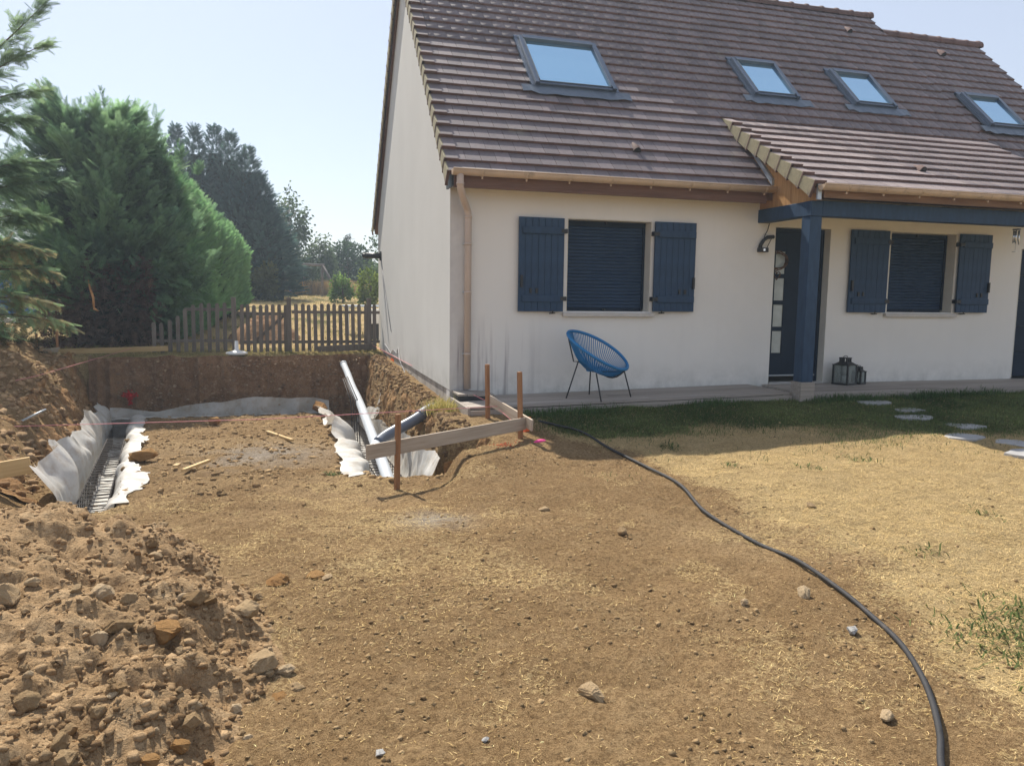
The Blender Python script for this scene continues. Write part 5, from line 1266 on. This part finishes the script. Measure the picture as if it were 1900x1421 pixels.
# conifer reaching in from the left edge
lc = empty('conifer_tree', (-6.9, 4.2, .1)); tag(lc, 'tall loose conifer reaching in from the left edge', 'tree')
parts = []; q = MB()
q.tube([(-6.9, 4.2, -.3), (-6.85, 4.2, 2.5), (-6.7, 4.2, 5.4), (-6.6, 4.2, 7)], [.2, .15, .08, .03], 10); attach(q, 'trunk', MT['bark'], lc)
limbs = [((-6.7, 4.1, 3.9), (-5.9, 3.9, 4.5), (-5.20, 3.85, 5.28), 110, .0), ((-6.75, 4.1, 3.7), (-6.0, 3.8, 4.25), (-5.18, 3.8, 4.72), 110, .0), ((-6.75, 4.1, 3.5), (-6.0, 3.8, 3.95), (-5.25, 3.8, 4.05), 100, -.1), ((-6.75, 4.1, 3.2), (-6.1, 3.9, 3.65), (-5.45, 3.85, 3.65), 90, -.2),
         ((-6.8, 4.1, 2.6), (-6.0, 4.0, 3.05), (-5.30, 4.0, 3.05), 150, -.2), ((-6.8, 4.2, 2.3), (-6.0, 3.9, 2.75), (-5.05, 3.9, 2.78), 150, -.25), ((-6.8, 4.2, 1.9), (-6.1, 4.1, 2.35), (-5.35, 4.0, 2.25), 170, -.3), ((-6.8, 4.2, 1.5), (-6.1, 4.1, 1.95), (-5.45, 4.0, 1.75), 170, -.35),
         ((-6.8, 4.2, 1.2), (-6.0, 4.0, 1.6), (-5.28, 3.95, 1.42), 120, -.4), ((-6.8, 4.2, .9), (-6.0, 4.0, 1.15), (-5.35, 3.95, .95), 110, -.5), ((-6.8, 4.2, .7), (-5.9, 3.9, .92), (-5.08, 3.9, .60), 90, -.3)]
q = MB()
for li, (a, b_, c, n, dz) in enumerate(limbs):
    a, b_, c = map(np.array, (a, b_, c)); t_ = .2+.8*RNG.random(n)**.7; t1 = t_[:, None]
    P = (1-t1)**2*a+2*t1*(1-t1)*b_+t1**2*c; Tg = unit(2*(1-t1)*(b_-a)+2*t1*(c-b_)); P = P+RNG.normal(0, .10, (n, 3))*(1.15-t1)
    Dr = Tg*.8+RNG.normal(0, .5, (n, 3))*np.array([1, 1, .7])+np.array([.1, 0, dz])
    brown = (li >= 7) & (RNG.random(n) < .5)
    col = colour(n, (.13, .21, .12), (.26, .36, .18), P, 1.2, 61); col[brown] = col[brown]*.3+np.array([.34, .25, .13])*.75
    parts.append(scatter_fronds(P, Dr, (.20+.22*(1-t_))*RNG.uniform(.8, 1.2, n), FR1, col))
    q.tube([Vector((1-s)**2*a+2*s*(1-s)*b_+s*s*c) for s in np.linspace(0, 1, 7)], [.025, .021, .017, .013, .010, .007, .003], 5)
attach(q, 'limbs', MT['bark'], lc)
n = 800; z = RNG.uniform(.4, 4.2, n); P = np.stack([-6.75+RNG.normal(0, .5, n), 4.3+RNG.normal(0, .45, n), z], -1); P = P[P[:, 0] < -5.75]; n = len(P)
parts.append(scatter_fronds(P, RNG.normal(0, .5, (n, 3))+np.array([.5, -.3, -.1]), RNG.uniform(.22, .42, n), FR1, colour(n, GR_D, GR_M, P, 1.1, 63)))
crown(lc, 'crown', parts).matrix_parent_inverse = Matrix.Translation(lc.location).inverted()
# low dark shrub under it
sb = empty('low_shrub', (-6.55, 5.0, 0)); tag(sb, 'low brownish shrub at the left edge on top of the bank', 'shrub')
n = 700; d = sph(n); P = np.array([-6.5, 5.3, .18])+d*np.array([.55, .5, .34])*RNG.random((n, 1))**.4
crown(sb, 'foliage', [scatter_fronds(P, d+RNG.normal(0, .3, (n, 3)), RNG.uniform(.12, .24, n), FR2, colour(n, (.04, .045, .025), (.10, .09, .045), P, 2, 64))]).matrix_parent_inverse = Matrix.Translation(sb.location).inverted()
attach(MB().tube([(-6.55, 5.2, -.2), (-6.5, 5.3, .3)], [.03, .015], 6), 'stem', MT['bark'], sb)

# dark conifers behind the hedge
DK = [(-6.5, 28.0, 8.3, 1.25, 'leftmost of the dark conifers behind the clipped hedge'), (-5.62, 27.0, 8.1, 1.15, 'second dark conifer from the left behind the hedge'), (-4.86, 27.5, 8.3, 1.25, 'third dark conifer from the left behind the hedge'),
      (-4.15, 26.6, 7.85, 1.25, 'fourth dark conifer from the left behind the hedge'), (-3.45, 26.2, 7.25, 1.35, 'fifth dark conifer from the left behind the hedge'), (-3.0, 25.8, 6.1, 1.2, 'sixth dark conifer from the left behind the hedge'), (-2.65, 25.2, 4.9, 1.0, 'lowest dark conifer at the right end of the row')]
for (cx, cy, hz, rad, lab) in DK:
    e = empty('dark_conifer', (cx, cy, .9)); tag(e, lab, 'tree', 'row of dark conifers behind the hedge')
    n = 1500; v = RNG.random(n)**.85; z = 1.0+(hz-1.0)*v; az = RNG.uniform(0, 6.28, n)
    r = rad*np.interp(v, [0, .15, .5, .8, 1], [1.1, 1.3, 1.05, .42, .03])*(1+.5*fbm(az*1.3+cx, z*1.4, 71, 3))*(1-.5*RNG.random(n)**2)
    P = np.stack([cx+r*np.cos(az), cy+r*np.sin(az), z], -1); Dr = np.stack([np.cos(az)+.25, np.sin(az)-.1, .2+.9*v], -1)+RNG.normal(0, .22, (n, 3))
    crown(e, 'crown', [scatter_fronds(P, Dr, RNG.uniform(.32, .70, n)*(1-.45*v), FR3, colour(n, (.034, .078, .078), (.085, .150, .125), P, .7, 72))]).matrix_parent_inverse = Matrix.Translation(e.location).inverted()
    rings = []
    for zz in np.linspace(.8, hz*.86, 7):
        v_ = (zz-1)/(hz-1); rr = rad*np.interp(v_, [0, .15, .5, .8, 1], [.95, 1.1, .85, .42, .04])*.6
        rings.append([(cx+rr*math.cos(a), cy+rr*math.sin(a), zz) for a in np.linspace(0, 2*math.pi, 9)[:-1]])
    q = MB(); q.add([p for r_ in rings for p in r_], [(i*8+k, i*8+(k+1) % 8, (i+1)*8+(k+1) % 8, (i+1)*8+k) for i in range(6) for k in range(8)], 0, True); attach(q, 'inner_hull', MT['core'], e)  # dark hull added within each conifer to close the gaps
    attach(MB().tube([(cx, cy, .6), (cx, cy, hz*.8)], [.16, .03], 8), 'trunk', MT['bark'], e)

# broad-leaved plants
LQ = (np.array([(0, 0, 0), (.5, .32, .05), (1, 0, 0), (.5, -.32, .05)]), np.array([(0, 1, 2, 3)]))
def leafy(name, label, cat, c, rad, n, size, ca, cb, trunk=None, group=None, shell=.35, droop=0.0, tmpl=LQ, clumps=0, bark='bark', seed=0):
    e = empty(name, (c[0], c[1], 0)); tag(e, label, cat, group); c = np.array(c, float); rad = np.array(rad, float)
    if clumps:
        cc = c+sph(clumps)*rad*RNG.random((clumps, 1))**.45*.95; k = RNG.integers(0, clumps, n); P = cc[k]+RNG.normal(0, 1, (n, 3))*rad*.20
        if droop: P[:, 2] -= droop*np.abs(RNG.normal(0, 1, n))
    else:
        d = sph(n); P = c+d*rad*(1-shell*RNG.random((n, 1))**1.5)*(1+.22*fbm(d[:, 0:1]*3+seed, d[:, 2:3]*3+d[:, 1:2]*2, 81+seed, 3))
    P[:, 2] = np.maximum(P[:, 2], nat(P[:, 0], P[:, 1])+.02)
    Dr = unit(P-c)+RNG.normal(0, .6, (n, 3))+np.array([0, 0, -1.2*(droop > 0)])
    crown(e, 'crown', [scatter_fronds(P, Dr, RNG.uniform(.7, 1.3, n)*size, tmpl, colour(n, ca, cb, P, .9/rad.mean(), 82+seed), RNG.normal(0, 1.2, n))]).matrix_parent_inverse = Matrix.Translation(e.location).inverted()
    z0 = float(nat(c[0], c[1]))
    q = MB(); q.tube([(c[0], c[1], z0-.2), (c[0]+.05, c[1], c[2]-.2*rad[2]), (c[0], c[1], c[2]+.7*rad[2])], [trunk or .06, (trunk or .06)*.7, .01], 7)
    for k in range(7):
        a = k*2.4; b0 = Vector((c[0], c[1], c[2]-.5*rad[2]+.15*k*rad[2])); q.tube([b0, b0+Vector((math.cos(a)*rad[0]*.7, math.sin(a)*rad[1]*.7, .35*rad[2]))], [(trunk or .06)*.5, .006], 5)
    attach(q, 'trunk', MT[bark], e); return e
leafy('birch_tree', 'airy birch with hanging twigs right of the dark conifers', 'tree', (-1.75, 37, 4.7), (.95, .9, 2.2), 3400, .19, (.07, .11, .05), (.15, .20, .10), .09, droop=.35, clumps=34, bark='birchbark')
leafy('birch_tree', 'smaller round birch beside the dark bush', 'tree', (-.10, 37.5, 3.1), (.85, .8, 1.3), 3000, .17, (.06, .10, .05), (.13, .18, .09), .08, droop=.2, clumps=30, bark='birchbark', seed=3)
leafy('round_bush', 'big dark rounded bush in the far garden', 'bush', (1.75, 41, 2.6), (1.65, 1.4, 1.75), 5200, .17, (.014, .035, .014), (.045, .085, .03), .1, shell=.5, seed=5)
leafy('narrow_conifer', 'small pointed conifer top rising behind the round bush', 'tree', (2.0, 44, 3.6), (.35, .35, 1.4), 700, .2, (.015, .03, .018), (.04, .06, .03), .05, tmpl=FR2, seed=6)
leafy('garden_shrub', 'olive green shrub at the foot of the dark conifers', 'shrub', (-2.75, 23.6, 1.55), (.55, .5, .85), 1300, .14, (.06, .075, .025), (.13, .14, .05), .04, clumps=14, seed=7)
leafy('garden_shrub', 'light green shrub right of the swing leg', 'shrub', (.25, 23.5, 1.25), (.5, .4, .6), 1100, .13, (.07, .13, .03), (.17, .27, .07), .03, clumps=12, seed=8)
leafy('garden_shrub', 'bright yellow-green bush against the house corner', 'shrub', (1.25, 22.0, 1.35), (.45, .4, .9), 1200, .14, (.08, .13, .02), (.22, .28, .06), .03, clumps=12, seed=9)
leafy('garden_shrub', 'leafy green tree partly hidden by the gable', 'shrub', (3.2, 33, 2.6), (1.1, 1.0, 1.7), 1800, .17, (.04, .08, .025), (.11, .17, .05), .06, clumps=16, seed=10)
leafy('garden_shrub', 'dark shrub seen between the swing posts', 'shrub', (-1.1, 34, 1.9), (.9, .7, 1.0), 1800, .14, (.03, .055, .025), (.08, .12, .05), .05, clumps=16, seed=11)
# far belt of trees closing the view
n = 9000; x = RNG.uniform(-45, 40, n); y = 62+8*RNG.random(n); P = np.stack([x, y, 1.0+(2.6+2.2*np.abs(fbm(x*.15, y*.0, 91, 3)))*RNG.random(n)], -1)
V, F, C = scatter_fronds(P, RNG.normal(0, 1, (n, 3)), RNG.uniform(.5, 1.1, n), LQ, colour(n, (.03, .055, .035), (.085, .125, .065), P, .25, 92), RNG.normal(0, 1.5, n)); tag(np_obj('woodland', V, F, MT['leaf'], col=C.astype(np.float32)), 'distant belt of trees and bushes beyond the garden', 'woodland', kind='stuff')

# ------------------------------------------------------------------ blades and straw
def blades(name, x, y, z, L, wd, lay, mat, col, kind_label, cat, az=None):
    n = len(x); az = RNG.uniform(0, 2*np.pi, n) if az is None else az
    up = np.clip(lay, 0, 1); d = np.stack([np.cos(az)*np.sqrt(1-up**2), np.sin(az)*np.sqrt(1-up**2), up], -1)
    s = np.stack([-np.sin(az), np.cos(az), np.zeros(n)], -1)*wd[:, None]
    b = np.stack([x, y, z], -1); m_ = b+d*L[:, None]*.55; m_[:, 2] += .10*L*up; tip = b+d*L[:, None]; tip[:, 2] -= .12*L*up
    bend = RNG.normal(0, .16, n)[:, None]*np.stack([-np.sin(az), np.cos(az), np.zeros(n)], -1)*L[:, None]; tip = tip+bend
    V = np.stack([b-s, b+s, m_+s*.8, m_-s*.8, tip], 1).reshape(-1, 3); k = np.arange(n)*5
    F = np.concatenate([np.stack([k, k+1, k+2], -1), np.stack([k, k+2, k+3], -1), np.stack([k+3, k+2, k+4], -1)])
    C = np.repeat(col, 5, 0); o = np_obj(name, V, F, MT[mat], col=np.clip(C, 0, 1).astype(np.float32)); tag(o, kind_label, cat, kind='stuff'); return o
def near_sample(n, x0, x1, y0, y1, power=1.0):
    """more points close to the viewer's side"""
    y = y0+(y1-y0)*RNG.random(n)**power; x = RNG.uniform(x0, x1, n); return x, y
def infield(x, y, m=.3):
    dx, dy = x-CAM_POS[0], y-CAM_POS[1]; a = np.arctan2(dx, dy)-YAW; return np.abs(a) < .68
# straw lying on earth and parched lawn
x, y = near_sample(620000, -5, 7.5, -7.9, -1.0, 1.7); k = infield(x, y); x, y = x[k], y[k]
dm, gm, pm = masks(x, y); keep = RNG.random(len(x)) < np.clip(.06+.95*dm**1.25-.4*gm, 0.03, 1)*(.35+1.2*np.clip(.5+fbm(x*3, y*3, 25, 3), 0, 1)); x, y, dm = x[keep], y[keep], dm[keep]
hh = heap_h(x, y); k = (hh < .02) & ~((x < -.3) & (y > -2.4) & (x > -1.4)); x, y, dm = x[k], y[k], dm[k]
n = len(x); z = ground_z(x, y)+.004
blades('straw', x, y, z, (.010+.036*RNG.random(n)**2.4)*(.8+.4*dm), RNG.uniform(.0005, .0013, n), np.abs(RNG.normal(.05, .22, n)), 'straw', colour(n, (.54, .38, .15), (.86, .66, .33), None, jitter=.22), 'dry straw and dead grass lying over the earth', 'straw')
# green lawn in the shade of the house
x, y = near_sample(105000, .35, 8.5, -3.6, -1.02); dm, gm, pm = masks(x, y); keep = RNG.random(len(x)) < gm*.95; x, y = x[keep], y[keep]; n = len(x)
blades('lawn_grass', x, y, ground_z(x, y)-.003, RNG.uniform(.025, .065, n), RNG.uniform(.0014, .003, n), RNG.uniform(.45, 1, n), 'grass', colour(n, (.06, .10, .028), (.17, .21, .07), np.stack([x, y, 0*x], -1), 1.2, 97), 'short green grass along the front deck', 'grass')
x, y = near_sample(9000, .5, 8, -1.25, -1.01); n = len(x); k = RNG.random(n) < np.clip(.3+1.5*fbm(x*2, 0*x, 98, 2)+.25*(x > 4.3), 0, 1); x, y = x[k], y[k]; n = len(x)
blades('edge_grass', x, y, ground_z(x, y)-.003, RNG.uniform(.05, .13, n), RNG.uniform(.002, .004, n), RNG.uniform(.55, 1, n), 'grass', colour(n, (.045, .095, .03), (.11, .17, .055)), 'longer grass and weeds growing against the deck fascia', 'grass')
# weeds in the parched lawn and at the right edge
tx = [(1.35, -6.6, .16, 420), (1.5, -7.0, .2, 520), (1.2, -7.15, .12, 260), (1.75, -6.35, .14, 340), (1.9, -5.5, .06, 30), (2.5, -3.6, .06, 34), (1.9, -3.3, .05, 30), (3.2, -3.4, .08, 50), (1.65, -2.6, .06, 100), (2.9, -5.0, .07, 34), (-1.55, -1.9, .05, 70)]
xs_, ys_, zs_ = [], [], []
for (a, b_, r_, k) in tx: xs_.append(a+RNG.normal(0, r_, k)); ys_.append(b_+RNG.normal(0, r_, k))
x, y = np.concatenate(xs_), np.concatenate(ys_); n = len(x)
blades('weeds', x, y, ground_z(x, y), RNG.uniform(.03, .075, n), RNG.uniform(.002, .006, n), RNG.uniform(.15, .8, n), 'grass', colour(n, (.05, .085, .022), (.14, .17, .055)), 'small green weeds sprouting in the parched lawn', 'weeds')
# tuft of yellow grass at the house corner by the branch pipe
x = -.16+RNG.normal(0, .09, 900); y = -.35+RNG.normal(0, .13, 900); n = 900
tag(blades('grass_tuft', x, y, ground_z(x, y, False)*0-.24+.08*RNG.random(n), RNG.uniform(.08, .2, n), RNG.uniform(.002, .004, n), RNG.uniform(.3, 1, n), 'straw', colour(n, (.30, .28, .06), (.62, .50, .20)), 'x', 'x'), 'tuft of yellow and green grass at the house corner beside the branch pipe', 'grass tuft')
# turf edge over the back of the dig, lawn behind the fence
x, y = near_sample(26000, -6.3, -.05, 6.62, 7.9); n = len(x)
blades('bank_grass', x, y, ground_z(x, y), RNG.uniform(.03, .09, n), RNG.uniform(.002, .004, n), RNG.normal(.35, .35, n), 'straw', colour(n, (.20, .19, .06), (.52, .42, .18), np.stack([x, y, 0*x], -1), 1.5, 99), 'sparse yellow grass on the turf edge before the fence', 'grass')
x, y = near_sample(30000, -7, 3.5, 7.9, 34); n = len(x)
blades('garden_grass', x, y, ground_z(x, y), RNG.uniform(.04, .12, n), RNG.uniform(.004, .009, n), RNG.uniform(.2, 1, n), 'straw', colour(n, (.22, .22, .07), (.50, .40, .17), np.stack([x, y, 0*x], -1), .35, 100), 'yellowed lawn of the back garden', 'grass')
x, y = near_sample(15000, -6, 5, 33, 37); n = len(x)
blades('tall_grass', x, y, nat(x, y), RNG.uniform(.5, 1.15, n), RNG.uniform(.008, .018, n), RNG.uniform(.8, 1, n), 'straw', colour(n, (.30, .20, .08), (.58, .43, .19), np.stack([x, y, 0*x], -1), .8, 101), 'tall dry meadow grass at the end of the garden', 'grass')

# ------------------------------------------------------------------ crumbs and small clods
bm = bmesh.new(); bmesh.ops.create_icosphere(bm, subdivisions=1, radius=1.0); IV = np.array([v.co[:] for v in bm.verts]); IF = np.array([[v.index for v in f.verts] for f in bm.faces]); bm.free()
def crumbs(name, x, y, z, s, ca, cb, label, cat, flat=(.5, .9), extra=None):
    n = len(x); k = len(IV)
    R_ = np.clip(1+RNG.normal(0, .34, (n, k, 1)), .35, 1.9); W = IV[None]*R_*s[:, None, None]*np.stack([RNG.uniform(.75, 1.3, n), RNG.uniform(.75, 1.2, n), RNG.uniform(*flat, n)], -1)[:, None]
    a = RNG.uniform(0, 6.28, n); ca_, sa_ = np.cos(a)[:, None], np.sin(a)[:, None]
    X = W[..., 0]*ca_-W[..., 1]*sa_; Y = W[..., 0]*sa_+W[..., 1]*ca_
    V = np.stack([X+x[:, None], Y+y[:, None], W[..., 2]+z[:, None]], -1).reshape(-1, 3)
    F = (IF[None]+(np.arange(n)*k)[:, None, None]).reshape(-1, 3)
    C = np.repeat(np.clip(colour(n, ca, cb, None, jitter=.16), 0, 1), k, 0)
    tag(np_obj(name, V, F, MT['crumb'], col=C.astype(np.float32)), label, cat, kind='stuff')
x, y = near_sample(30000, -5.2, -1.7, -7.7, -3.4, 1.4); h = heap_h(x, y); foot = np.exp(-((x+2.3)/.5)**2)*(y < -4.3)
keep = (h > .0) & (RNG.random(len(x)) < .35+.65*foot); x, y = x[keep], y[keep]; n = len(x)
crumbs('heap_gravel', x, y, heap_z(x, y)-.001, .004+.018*RNG.random(n)**2.6, (.31, .195, .10), (.62, .44, .255), 'small crumbs and gravel covering the spoil heap', 'gravel')
x, y = near_sample(45000, -5.2, 6, -7.8, -1.5, 1.6); k = infield(x, y) & (heap_h(x, y) < .01); x, y = x[k], y[k]; dm, gm, pm = masks(x, y)
patch = np.clip(.35+1.6*fbm(x*1.1, y*1.1, 110, 3)+1.0*np.exp(-((x+1.9)/.35)**2-((y+6.0)/1.2)**2)+1.2*np.exp(-((x+.15)/.3)**2-((y+4.5)/.3)**2), 0.03, 1)
keep = RNG.random(len(x)) < patch*(1-.75*dm)*(1-gm); x, y = x[keep], y[keep]; n = len(x)
crumbs('soil_crumbs', x, y, ground_z(x, y)+.001, .0025+.012*RNG.random(n)**3, (.34, .225, .115), (.58, .42, .23), 'crumbs of dry soil scattered over the bare earth', 'soil')
x, y = near_sample(5000, -4.4, -.3, -2.6, 6.5); n = len(x)
crumbs('pit_crumbs', x, y, ground_z(x, y)+.002, .006+.034*RNG.random(n)**5, (.32, .21, .105), (.52, .37, .20), 'loose crumbs on the floor of the dig', 'soil')
yb = RNG.uniform(-2.4, 7.2, 4200); tb_ = RNG.random(4200); xb = XL(yb)-.05-1.9*tb_; n = len(xb)
crumbs('bank_rubble', xb, yb, ground_z(xb, yb)+.005, .008+.050*RNG.random(n)**3.6, (.32, .20, .105), (.56, .40, .24), 'rubble and clods along the left bank of the dig', 'rubble')
yb = RNG.uniform(-2.0, 6.6, 2600); xb = -.42+.4*RNG.random(2600)-.06; n = len(xb)
crumbs('wall_foot_rubble', xb, yb, ground_z(xb, yb)+.0, .006+.04*RNG.random(n)**4, (.18, .11, .06), (.36, .25, .14), 'loose earth between the dig and the gable', 'rubble')
xb = RNG.uniform(-5.0, -.5, 1500); zb_ = RNG.uniform(-1.15, -.12, 1500); n = 1500
crumbs('wall_stones', xb, 6.50-.05*RNG.random(n), zb_, .006+.028*RNG.random(n)**3.5, (.22, .14, .085), (.50, .38, .26), 'small stones showing in the back face of the dig', 'stones')
q_ = RNG.random(260); hor = RNG.random(260) < .45
xb = -4.78+np.where(hor, .26*(q_-.5), 0)+RNG.normal(0, .022, 260); zb_ = -.83+np.where(hor, .05, .24*(q_-.55))+RNG.normal(0, .022, 260)
crumbs('red_spray', xb, np.full(260, 6.445)+RNG.normal(0, .012, 260), zb_, .006+.012*RNG.random(260), (.55, .03, .03), (.75, .06, .06), 'red sprayed cross on the back face of the dig', 'paint mark')
# orange spray specks on the soil edge
x = .12+RNG.normal(0, .09, 90); y = -2.14+RNG.normal(0, .05, 90)
crumbs('orange_spray', x, y, ground_z(x, y)+.004, .003+.004*RNG.random(90), (.70, .10, .06), (.80, .16, .08), 'orange marking paint on crumbs near the batter board', 'paint mark')

# ------------------------------------------------------------------ thin scattering volume added to imitate lens flare
hz = MB().box(-1000, 1000, -400, 1300, -2.2, 9.5).build('flare_haze', None or MT['core'], None); hz.data.materials.clear()
m = bpy.data.materials.new('flare_haze_mat'); m.use_nodes = True; nt = m.node_tree; nt.nodes.clear()
vo = N(nt, 'ShaderNodeOutputMaterial'); pv = N(nt, 'ShaderNodeVolumePrincipled'); nt.links.new(pv.outputs[0], vo.inputs['Volume'])
pv.inputs['Color'].default_value = (0.72, 0.86, 1.0, 1); pv.inputs['Density'].default_value = 0.0021; pv.inputs['Anisotropy'].default_value = 0.35
hz.data.materials.append(m); tag(hz, kind='stuff')
